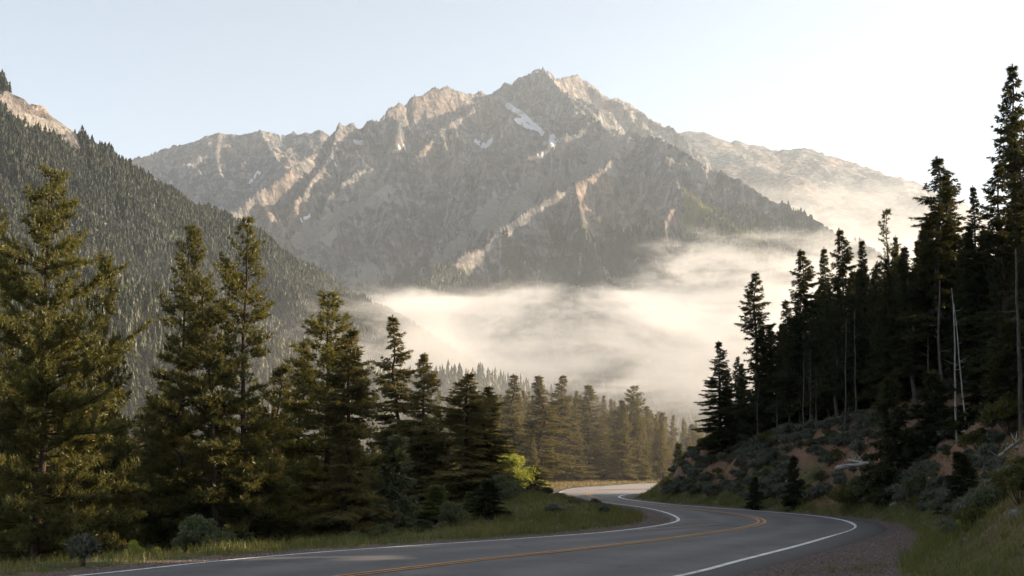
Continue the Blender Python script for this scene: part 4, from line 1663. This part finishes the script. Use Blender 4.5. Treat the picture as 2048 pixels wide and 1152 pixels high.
# --- broadleaf bush, shrubs, sagebrush
def bush_mesh(name, seed, r, h, nleaf, leaf, wood_mat, leaf_mat, ncl=26, upright=.0):
    rs = np.random.default_rng(seed)
    q = Quads()
    t = Tris()
    cl = []
    for k in range(ncl):
        a = rs.uniform(0, 6.283)
        el = rs.uniform(.15, 1.0) ** (1 - upright * .5)
        rr_ = r * math.cos(el * 1.45) * rs.uniform(.6, 1.05)
        c = np.array([math.cos(a) * rr_, math.sin(a) * rr_, h * (.25 + .72 * math.sin(el * 1.45)) * rs.uniform(.75, 1.05)])
        cl.append(c)
        mid = c * .5 + np.array([0, 0, h * .05]) + rs.normal(0, .05 * r, 3)
        q.tube(np.array([[0, 0, -.1], mid, c]), [.03 * h / 2, .018 * h / 2, .006], 4)
    cl = np.array(cl)
    cs = rs.uniform(.16, .34, len(cl)) * r
    idx = rs.integers(len(cl), size=nleaf)
    d = unit(rs.normal(size=(nleaf, 3)))
    c = cl[idx] + d * (cs[idx] * rs.uniform(.3, 1.1, nleaf) ** .6)[:, None] * np.array([1, 1, .8])
    c[:, 2] = np.maximum(c[:, 2], .02)
    dd = unit(d * .6 + rs.normal(size=(nleaf, 3)) * .6 + UP * (.2 + upright))
    t.tri(blades(c, dd, rs.uniform(.7, 1.3, nleaf) * leaf, rs.uniform(.35, .6, nleaf) * leaf, rs))
    return q.mesh(name + '_stems', [wood_mat]), t.mesh(name + '_leaves', [leaf_mat])


def put_bush(meshes, x, y, s, label, name='bush', cat='bush', group=None, sz=1.0):
    root = bpy.data.objects.new(name, None)
    COL.objects.link(root)
    root.location = (x, y, z1(x, y) - .03)
    root.rotation_euler = (0, 0, rng.uniform(0, 6.28))
    root.scale = (s, s, s * sz)
    root['label'] = label
    root['category'] = cat
    if group:
        root['group'] = group
    for nm, me in (('stems', meshes[0]), ('leaves', meshes[1])):
        o = bpy.data.objects.new(nm, me)
        COL.objects.link(o)
        o.parent = root
    return root


B_bright = bush_mesh('bright_bush', 1, 2.6, 3.4, 9000, .20, M_palebark, M_leaf, 34)
B_willow = bush_mesh('willow_bush', 2, 1.5, 1.9, 9000, .12, M_bark, M_willow, 34)
B_leafy = bush_mesh('leafy_bush', 3, .8, 1.1, 2600, .11, M_bark, M_leaf, 16)
B_olive = bush_mesh('olive_bush', 4, .9, 1.0, 4200, .10, M_bark, M_willow, 20)
B_dark = bush_mesh('dark_bush', 7, .9, 1.0, 4200, .10, M_bark, M_pine, 20)
B_sage = [bush_mesh('sagebrush', 5, .60, .48, 1500, .17, M_palebark, M_sage, 16, upright=.6), bush_mesh('sagebrush_low', 6, .70, .36, 1500, .16, M_palebark, M_sage, 18, upright=.4),
          bush_mesh('sagebrush_tall', 8, .50, .62, 1500, .19, M_palebark, M_sage, 16, upright=.9)]


def bush_at(meshes, u, v, s, label, **kw):
    """foot of the bush seen at (u, v): walk the terrain along that ray"""
    d = ray(u, v)
    ys = np.concatenate([np.arange(20, 70, .1), np.arange(70, 200, .4)])
    xs_ = d[0] / d[1] * ys
    zs = CAMH + d[2] / d[1] * ys
    hit = np.nonzero(zs <= terr(xs_, ys))[0]
    if len(hit) == 0:
        return None
    Y = ys[hit[0]]
    return put_bush(meshes, d[0] / d[1] * Y, Y, s, label, **kw)


def bush_y(meshes, u, Y, s, label, **kw):
    return put_bush(meshes, (u - W / 2) / F * Y, Y, s, label, **kw)


bush_y(B_bright, 1018, 118, 1.0, 'bright yellow green leafy bush glowing in the sun before the conifers', sz=1.05)
bush_y(B_bright, 1058, 122, .65, 'smaller bright green bush at the right foot of the glowing bush')
bush_y(B_willow, 410, 38.5, .6, 'large grey green shrub at the verge under the left pines', sz=1.05)
bush_y(B_willow, 468, 39.5, .38, 'smaller grey green shrub touching the large one on its right')
bush_y(B_leafy, 285, 37.5, .42, 'leggy sapling with yellow leaves in front of the dark wood', sz=1.6)
bush_y(B_leafy, 325, 36.5, .3, 'small yellow leaved plant beside the leggy sapling', sz=1.2)
bush_y(B_sage[2], 184, 29.3, .85, 'pale sagebrush clump on the left gravel verge', name='sagebrush', cat='sagebrush', sz=1.1)
bush_y(B_leafy, 330, 42, .7, 'leafy seedling deep under the left pines')
bush_y(B_willow, 905, 54, .5, 'shrub in the thicket left of the black green fir')
bush_y(B_olive, 770, 49, .6, 'low olive shrub at the verge below the pale young fir')
bush_y(B_olive, 1000, 74, 1.3, 'dusky shrub on the grassy mound beside the black green fir')
bush_y(B_willow, 600, 52, .45, 'shadowed shrub between the pine trunks near the verge')
bush_y(B_willow, 720, 51, .45, 'brownish lit shrub right of the full dark conifer')
bush_at(B_dark, 1697, 1022, 1.15, 'dark olive bush low on the bank above the road bend')
bush_at(B_olive, 1725, 1005, 1.1, 'olive bush above the dark one on the bank')
bush_at(B_olive, 1850, 1000, 1.0, 'broad green bush at the foot of the bank by the verge')
bush_at(B_dark, 1960, 905, .9, 'dark bush behind the scrubby fir on the right bank')
bush_at(B_dark, 1480, 870, 1.2, 'dark bush on the crest at the left of the bank')
bush_at(B_dark, 1420, 905, 1.1, 'dark bush at the end of the bank crest')
bush_at(B_dark, 1540, 900, 1.1, 'dark bush under the tall layered conifer')
bush_at(B_leafy, 1936, 1062, .28, 'small yellow flowering weed in the right verge', sz=1.1)
bush_at(B_dark, 2020, 870, 1.3, 'dark bush hanging over the red scar by the right edge')
bush_at(B_dark, 2040, 1010, .7, 'dark low shrub by the right edge above the verge')

# sagebrush scattered over the bank
n = 0
tries = 0
spots = []
while n < 280 and tries < 9000:
    tries += 1
    u, v = rng.uniform(1330, 2060), rng.uniform(840, 1075)
    d = ray(u, v)
    ys = np.arange(28, 118, .25)
    xs_ = d[0] / d[1] * ys
    zs = CAMH + d[2] / d[1] * ys
    hit = np.nonzero(zs <= terr(xs_, ys))[0]
    if len(hit) == 0:
        continue
    Y = ys[hit[0]]
    X = d[0] / d[1] * Y
    if not inside(np.array([X]), np.array([Y]), bank_poly)[0]:
        continue
    dT = dist_poly(np.array([X]), np.array([Y]), TOE[::2])[0][0]
    if dT < 1.3 or any((X - a) ** 2 + (Y - b) ** 2 < .35 for a, b in spots):
        continue
    if fbm(np.array([X / 4]), np.array([Y / 4]), 2, 88)[0] < .40 and dT > 2:
        continue
    if any(math.hypot((X - a_) / b_, (Y - c_) / d_) < .95 and rng.uniform() < .85 for a_, c_, b_, d_ in [(18.3, 70, 3.2, 3.0), (16.4, 43, 2.6, 6.0), (15.2, 92, 1.8, 5), (21, 52, 2.2, 4)]):
        continue
    spots.append((X, Y))
    s = rng.uniform(.45, 1.0) * (1 + .2 * (Y > 70))
    if rng.uniform() < .22:
        put_bush(B_dark if rng.uniform() < .5 else B_olive, X, Y, s * .55, 'dull green low bush among the sagebrush on the right bank', name='low_bush', group='low green bushes on the right bank')
    else:
        put_bush(B_sage[rng.integers(3)], X, Y, s, 'grey green sagebrush on the shaded right bank', name='sagebrush', cat='sagebrush', group='sagebrush on the right bank')
    n += 1
# sagebrush on the inner mound
for k in range(26):
    x, y = rng.uniform(-3, 7), rng.uniform(62, 106)
    if not ok_road(x, y, 2.2) or inside(np.array([x]), np.array([y]), bank_poly)[0]:
        continue
    put_bush(B_sage[k % 3], x, y, rng.uniform(.6, 1.1), 'sagebrush on the grassy mound inside the curve', name='sagebrush', cat='sagebrush', group='sagebrush on the inner mound', sz=.9)
print('bushes', time.time() - T0)


# --- grass, stones
def grass_blades(name, xs_, ys_, hgt, wid, mat, nb, seed, spread=.09):
    rs = np.random.default_rng(seed)
    n = len(xs_)
    z = terr(xs_, ys_) - .02
    C = np.repeat(np.stack([xs_, ys_, z], 1), nb, 0)
    C[:, :2] += rs.normal(0, spread, (len(C), 2))
    D = unit(np.stack([rs.normal(0, .32, len(C)), rs.normal(0, .32, len(C)), np.ones(len(C))], 1))
    H_ = np.repeat(hgt, nb) * rs.uniform(.5, 1.2, len(C))
    a = rs.uniform(0, 6.28, len(C))
    S = np.stack([np.cos(a), np.sin(a), 0 * a], 1)
    wv = (np.repeat(wid, nb) if np.ndim(wid) else wid) * rs.uniform(.7, 1.3, len(C))
    mid = C + D * H_[:, None] * .55
    tip = C + D * H_[:, None] + np.stack([rs.normal(0, .22, len(C)), rs.normal(0, .22, len(C)), -.06 * np.ones(len(C))], 1) * H_[:, None]
    t1 = np.stack([C - S * wv[:, None] / 2, C + S * wv[:, None] / 2, mid + S * wv[:, None] * .3], 1)
    t2 = np.stack([C - S * wv[:, None] / 2, mid + S * wv[:, None] * .3, mid - S * wv[:, None] * .3], 1)
    t3 = np.stack([mid - S * wv[:, None] * .3, mid + S * wv[:, None] * .3, tip], 1)
    t = Tris()
    t.tri(np.concatenate([t1, t2, t3]))
    return t.mesh(name, [mat])


rs = np.random.default_rng(77)


def scatter(n, x0, x1, y0, y1, f):
    x = rs.uniform(x0, x1, n)
    y = rs.uniform(y0 ** .7, y1 ** .7, n) ** (1 / .7)
    w_ = f(x, y)
    k = rs.uniform(0, 1, n) < w_
    return x[k], y[k]


def in_view(x, y, pad=120):
    u = W / 2 + F * x / np.maximum(y, 1)
    return (u > -pad) & (u < W + pad)


def f_left(x, y):
    dE, _ = dist_poly(x, y, EL[::3])
    dR, _ = dist_poly(x, y, road_poly[::3])
    ins = inside(x, y, road_poly) | inside(x, y, bank_poly)
    w_ = sstep(.9, 1.7, dR) * (~ins) * in_view(x, y)
    right_g = (x > np.interp(y, RR[:200, 1], RR[:200, 0])) & (y < 60)
    w_ = w_ * (~right_g)
    far = np.where(x < -3, sstep(7.5, 4.5, dE), 1)
    return w_ * far * (.35 + .65 * sstep(.35, .6, fbm(x / 1.7, y / 1.7, 3, 55)))


gx_, gy_ = scatter(60000, -26, 9, 24, 118, f_left)
wid = .010 + .00022 * gy_
hh = .16 + .34 * fbm(gx_ / 1.3, gy_ / 1.3, 3, 56) * sstep(.3, .8, fbm(gx_ / 5, gy_ / 5, 2, 57) + .2)
dry = rs.uniform(0, 1, len(gx_)) < .18 + .25 * sstep(85, 110, gy_)
obj('verge_grass', grass_blades('verge_grass', gx_[~dry], gy_[~dry], hh[~dry], wid[~dry], M_grass, 5, 1), label='green grass along the left verge and the mound inside the curve', cat='grass', kind='stuff')
obj('dry_grass', grass_blades('dry_grass', gx_[dry], gy_[dry], hh[dry], wid[dry], M_dry, 4, 2), label='dry straw coloured grass mixed into the left verge and mound', cat='grass', kind='stuff')


def f_right(x, y):
    dT, _ = dist_poly(x, y, TOE[::2])
    inb = inside(x, y, bank_poly)
    w_ = inb * in_view(x, y) * sstep(-.1, .6, dT + .5 * (fbm(x * 2, y * 2, 2, 71) - .5))
    strip = sstep(4.5, 1.2, dT)
    near = sstep(44, 32, y) * sstep(9, 4, dT)
    patch = sstep(.46, .58, fbm(x / 5, y / 5, 3, 58)) * .5
    return w_ * np.maximum(np.maximum(strip, near), patch) * (.5 + .5 * sstep(.4, .6, fbm(x, y, 3, 59)))


gx_, gy_ = scatter(110000, 3, 34, 12, 112, f_right)
wid = .010 + .0002 * gy_
hh = .14 + .36 * fbm(gx_ / 1.1, gy_ / 1.1, 3, 60)
dry = rs.uniform(0, 1, len(gx_)) < .22
obj('bank_grass', grass_blades('bank_grass', gx_[~dry], gy_[~dry], hh[~dry], wid[~dry], M_grass, 5, 3), label='green grass at the foot of the right bank and around the gravel', cat='grass', kind='stuff')
obj('dry_bank_grass', grass_blades('dry_bank_grass', gx_[dry], gy_[dry], hh[dry] * .75, wid[dry], M_dry, 3, 4), label='dry grass stalks scattered over the right bank', cat='grass', kind='stuff')


def f_farverge(x, y):
    dR, _ = dist_poly(x, y, road_poly[::3])
    ins = inside(x, y, road_poly) | inside(x, y, bank_poly)
    return sstep(.8, 1.5, dR) * (~ins) * sstep(16, 6, dR) * in_view(x, y)


def f_tuft(x, y):
    dT, _ = dist_poly(x, y, TOE[::2])
    ins = inside(x, y, road_poly) | inside(x, y, bank_poly)
    rg = (x > np.interp(y, RR[:200, 1], RR[:200, 0])) & (y < 62)
    dR, _ = dist_poly(x, y, road_poly[::3])
    return (~ins) * in_view(x, y) * rg * sstep(.3, 1.2, dR) * sstep(.60, .70, fbm(x * 1.1, y * 1.1, 3, 73)) * sstep(2.5, .3, dT)


gx_, gy_ = scatter(20000, 0, 15, 22, 60, f_tuft)
obj('weed_tufts', grass_blades('weed_tufts', gx_, gy_, .05 + .13 * rs.uniform(0, 1, len(gx_)), .014, M_grass, 5, 9), label='small weeds pushing through the gravel shoulder on the right', cat='weeds', kind='stuff')
gx_, gy_ = scatter(26000, -6, 60, 118, 240, f_farverge)
obj('far_verge_grass', grass_blades('far_verge_grass', gx_, gy_, .25 + .3 * rs.uniform(0, 1, len(gx_)), .05, M_dry, 4, 5, spread=.3), label='sunlit straw coloured grass edging the far bend', cat='grass', kind='stuff')


def stones(name, xs_, ys_, size, mat, seed, label, sink=.3):
    rs = np.random.default_rng(seed)
    n = len(xs_)
    oc = np.array([[1, 0, 0], [-1, 0, 0], [0, 1, 0], [0, -1, 0], [0, 0, 1], [0, 0, -1.]])
    fc = np.array([[0, 2, 4], [2, 1, 4], [1, 3, 4], [3, 0, 4], [2, 0, 5], [1, 2, 5], [3, 1, 5], [0, 3, 5]])
    v = oc[None] * rs.uniform(.5, 1.3, (n, 6, 1)) * size[:, None, None] * np.array([1, 1, .7])
    a = rs.uniform(0, 6.28, n)
    c, s_ = np.cos(a)[:, None], np.sin(a)[:, None]
    vx = v[..., 0] * c - v[..., 1] * s_
    vy = v[..., 0] * s_ + v[..., 1] * c
    z = terr(xs_, ys_)
    v = np.stack([vx + xs_[:, None], vy + ys_[:, None], v[..., 2] + (z + size * (.5 - sink))[:, None]], -1)
    f = fc[None] + (np.arange(n) * 6)[:, None, None]
    obj(name, mesh_from(name, v.reshape(-1, 3), f.reshape(-1), 3, [mat]), label=label, cat='stones', kind='stuff')


def f_grav(x, y):
    dT, _ = dist_poly(x, y, TOE[::2])
    dR, _ = dist_poly(x, y, road_poly[::3])
    ins = inside(x, y, road_poly) | inside(x, y, bank_poly)
    rg = (x > np.interp(y, RR[:200, 1], RR[:200, 0])) & (y < 62)
    lg = (x < 10) & (dR < 1.4)
    return (~ins) * in_view(x, y) * np.where(rg, sstep(.05, .5, dR), lg * .8 * sstep(.1, .3, dR))


gx_, gy_ = scatter(60000, -18, 15, 22, 62, f_grav)
sz = .008 + .03 * rs.uniform(0, 1, len(gx_)) ** 4 + .0002 * gy_
M_gravelstone = mat_simple('reddish_gravel', (.08, .055, .05), (.26, .20, .18), 9, bump=.002)
stones('gravel', gx_, gy_, sz, M_gravelstone, 6, 'reddish loose gravel on the road shoulders')


def f_bankrock(x, y):
    dT, _ = dist_poly(x, y, TOE[::2])
    return inside(x, y, bank_poly) * in_view(x, y) * sstep(.4, 2, dT) * sstep(13, 9, dT) * (.12 + sstep(.5, .62, fbm(x / 3, y / 3, 3, 62)))


gx_, gy_ = scatter(16000, 9, 34, 24, 112, f_bankrock)
sz = .02 + .16 * rs.uniform(0, 1, len(gx_)) ** 5
stones('bank_rubble', gx_, gy_, sz, M_stone, 7, 'grey rubble strewn over the right bank')
# a few boulders, each a thing


def boulder(u, v, s, label, seed):
    d = ray(u, v)
    ys = np.arange(24, 118, .2)
    xs_ = d[0] / d[1] * ys
    hit = np.nonzero(CAMH + d[2] / d[1] * ys <= terr(xs_, ys))[0]
    if len(hit) == 0:
        return
    Y = ys[hit[0]]
    X = d[0] / d[1] * Y
    import bmesh
    bm = bmesh.new()
    bmesh.ops.create_icosphere(bm, subdivisions=3, radius=1)
    rs = np.random.default_rng(seed)
    pl = unit(rs.normal(size=(9, 3)))
    off = rs.uniform(.55, .9, 9)
    for vt in bm.verts:
        p = np.array(vt.co)
        for nn, o_ in zip(pl, off):
            dd = p @ nn
            if dd > o_:
                p = p - nn * (dd - o_)
        vt.co = Vector(p * np.array([1.2, .9, .6]) * s * .6 + rs.normal(0, .012 * s, 3))
    me = bpy.data.meshes.new('boulder')
    bm.to_mesh(me)
    bm.free()
    me.materials.append(M_stone)
    obj('boulder', me, label=label, cat='boulder', loc=(X, Y, z1(X, Y) + .08 * s))


for i, (u, v, s, lb) in enumerate([(1790, 1012, .35, 'pale boulder at the foot of the bank by the verge'), (1870, 985, .30, 'grey boulder above the broad green bush'),
                                   (2035, 1035, .35, 'light flat boulder by the right edge above the verge'), (1995, 955, .25, 'small boulder on red soil near the right edge'),
                                   (1930, 1085, .22, 'half buried stone in the right verge grass'), (2010, 850, .4, 'weathered boulder under the bank crest at the right edge'),
                                   (1530, 985, .3, 'dark boulder low on the bank left of centre'), (1640, 935, .3, 'boulder in the sagebrush below the red soil scar')]):
    boulder(u, v, s, lb, 50 + i)
print('near done', time.time() - T0)
#@@END@@

# ------------------------------------------------------------------ sky, sun, haze, fog
SUN_AZ, SUN_EL = 82.0, 16.5
w = bpy.data.worlds.new('World')
sc.world = w
w.use_nodes = True
nt = w.node_tree
sky = nt.nodes.new('ShaderNodeTexSky')
sky.sky_type = 'NISHITA'
sky.sun_disc = False
sky.sun_elevation = R(SUN_EL)
sky.sun_rotation = R(SUN_AZ)
sky.altitude = 2200
sky.air_density = .85
sky.dust_density = 5.0
sky.ozone_density = .5
hs = nt.nodes.new('ShaderNodeHueSaturation')
hs.inputs['Saturation'].default_value = .56
hs.inputs['Hue'].default_value = .489
hs.inputs['Value'].default_value = .98
nt.links.new(sky.outputs[0], hs.inputs['Color'])
nt.links.new(hs.outputs[0], nt.nodes['Background'].inputs[0])
nt.nodes['Background'].inputs[1].default_value = .084

sl = bpy.data.lights.new('sun', 'SUN')
sl.energy = 5.0
sl.angle = R(.5)
sl.color = (1.0, .79, .54)
so = bpy.data.objects.new('sun', sl)
COL.objects.link(so)
sd = Vector((math.sin(R(SUN_AZ)) * math.cos(R(SUN_EL)), math.cos(R(SUN_AZ)) * math.cos(R(SUN_EL)), math.sin(R(SUN_EL))))
so.rotation_euler = (-sd).to_track_quat('-Z', 'Y').to_euler()
so.location = (0, 0, 300)


def box_mesh(name, x0, x1, y0, y1, z0, z1, mat):
    v = [(x, y, z) for z in (z0, z1) for y in (y0, y1) for x in (x0, x1)]
    f = [(0, 2, 3, 1), (4, 5, 7, 6), (0, 1, 5, 4), (2, 6, 7, 3), (0, 4, 6, 2), (1, 3, 7, 5)]
    return mesh_from(name, v, np.array(f), 4, [mat])


def vol_mat(name, color, density, aniso):
    m = bpy.data.materials.new(name)
    m.use_nodes = True
    nt = m.node_tree
    nt.nodes.clear()
    g = N(nt)
    out = g('ShaderNodeOutputMaterial')
    vol = g('ShaderNodeVolumePrincipled', i={'Color': (*color, 1), 'Density': density, 'Anisotropy': aniso})
    nt.links.new(vol.outputs[0], out.inputs['Volume'])
    return m, nt, g, vol


m, *_ = vol_mat('air_haze', (.82, .91, 1.0), 4.4e-5, .35)
obj('haze', box_mesh('haze', -9300, 9300, -9300, 9300, -80, 2300, m), kind='stuff', label='thin haze filling the whole valley air', cat='haze')


def fog_bank(name, x0, x1, y0, y1, z0, z1, dens, label, seed, lo=.42, hi=.66, scale=.0035, aniso=.35, step=1.0):
    m, nt, g, vol = vol_mat(name, (.97, .96, .95), dens, aniso)
    co = g('ShaderNodeTexCoord').outputs['Generated']
    pos = g('ShaderNodeTexCoord').outputs['Object']
    mp = g('ShaderNodeMapping', i={'Scale': (1, 1, 2.6), 'Location': (seed * 13.1, seed * 7.7, 0)})
    nt.links.new(pos, mp.inputs['Vector'])
    n = g.noise(scale, 7, .62, mp.outputs[0], .8)
    # soft falloff to every side of the bank
    s = g('ShaderNodeSeparateXYZ')
    nt.links.new(co, s.inputs[0])

    def side(sock, p):
        c = g.math('ABSOLUTE', g.math('MULTIPLY_ADD', sock, 2.0, -1.0))
        return g.math('POWER', c, p)
    e = g.math('ADD', g.math('ADD', side(s.outputs[0], 6), side(s.outputs[1], 4)), side(s.outputs[2], 2.0))
    n2 = g.noise(scale * 4.5, 5, .65, mp.outputs[0], 1.5)
    n = g.math('ADD', n, g.math('MULTIPLY', g.math('SUBTRACT', n2, .5), .42))
    f = g.math('SUBTRACT', n, g.math('MULTIPLY', e, .36))
    mr = g('ShaderNodeMapRange', interpolation_type='SMOOTHSTEP', i={'From Min': lo, 'From Max': hi, 'To Min': 0.0, 'To Max': dens})
    nt.links.new(f, mr.inputs['Value'])
    nt.links.new(mr.outputs[0], vol.inputs['Density'])
    m.cycles.volume_step_rate = step
    o = obj(name, box_mesh(name, x0, x1, y0, y1, z0, z1, m), kind='stuff', label=label, cat='fog')
    return o


fog_bank('fog_bank', -700, 1500, 2330, 3000, 140, 430, .009, 'bright low fog bank lying across the valley below the mountain', 1, .36, .58, scale=.0030, step=.6)

fog_bank('fog_bank', -400, 1100, 1280, 1760, 50, 255, .009, 'thin low mist drifting over the valley floor in front of the left hill', 2, .38, .60, scale=.0050, step=.6)

fog_bank('fog_bank', 150, 1250, 2400, 2950, 230, 560, .007, 'torn wisp of mist rising in front of the right mountain slope', 3, .38, .62, scale=.005)
fog_bank('fog_bank', 500, 2600, 4700, 5900, 380, 1250, .0013, 'glowing veil of mist behind the right mountain ridge', 4, .20, .60, scale=.0018)
fog_bank('fog_bank', -70, 160, 105, 420, -14, 34, .0008, 'thin warm mist among the sunlit trees beyond the bend', 5, .05, .50, scale=.02)

sc.cycles.volume_bounces = 1
sc.cycles.max_bounces = 6
sc.cycles.diffuse_bounces = 3
sc.cycles.transmission_bounces = 4
sc.cycles.transparent_max_bounces = 8
sc.view_settings.view_transform = 'Standard'
sc.view_settings.look = 'None'
sc.view_settings.gamma = 1
sc.view_settings.exposure = 1.85
print('script done', time.time() - T0)
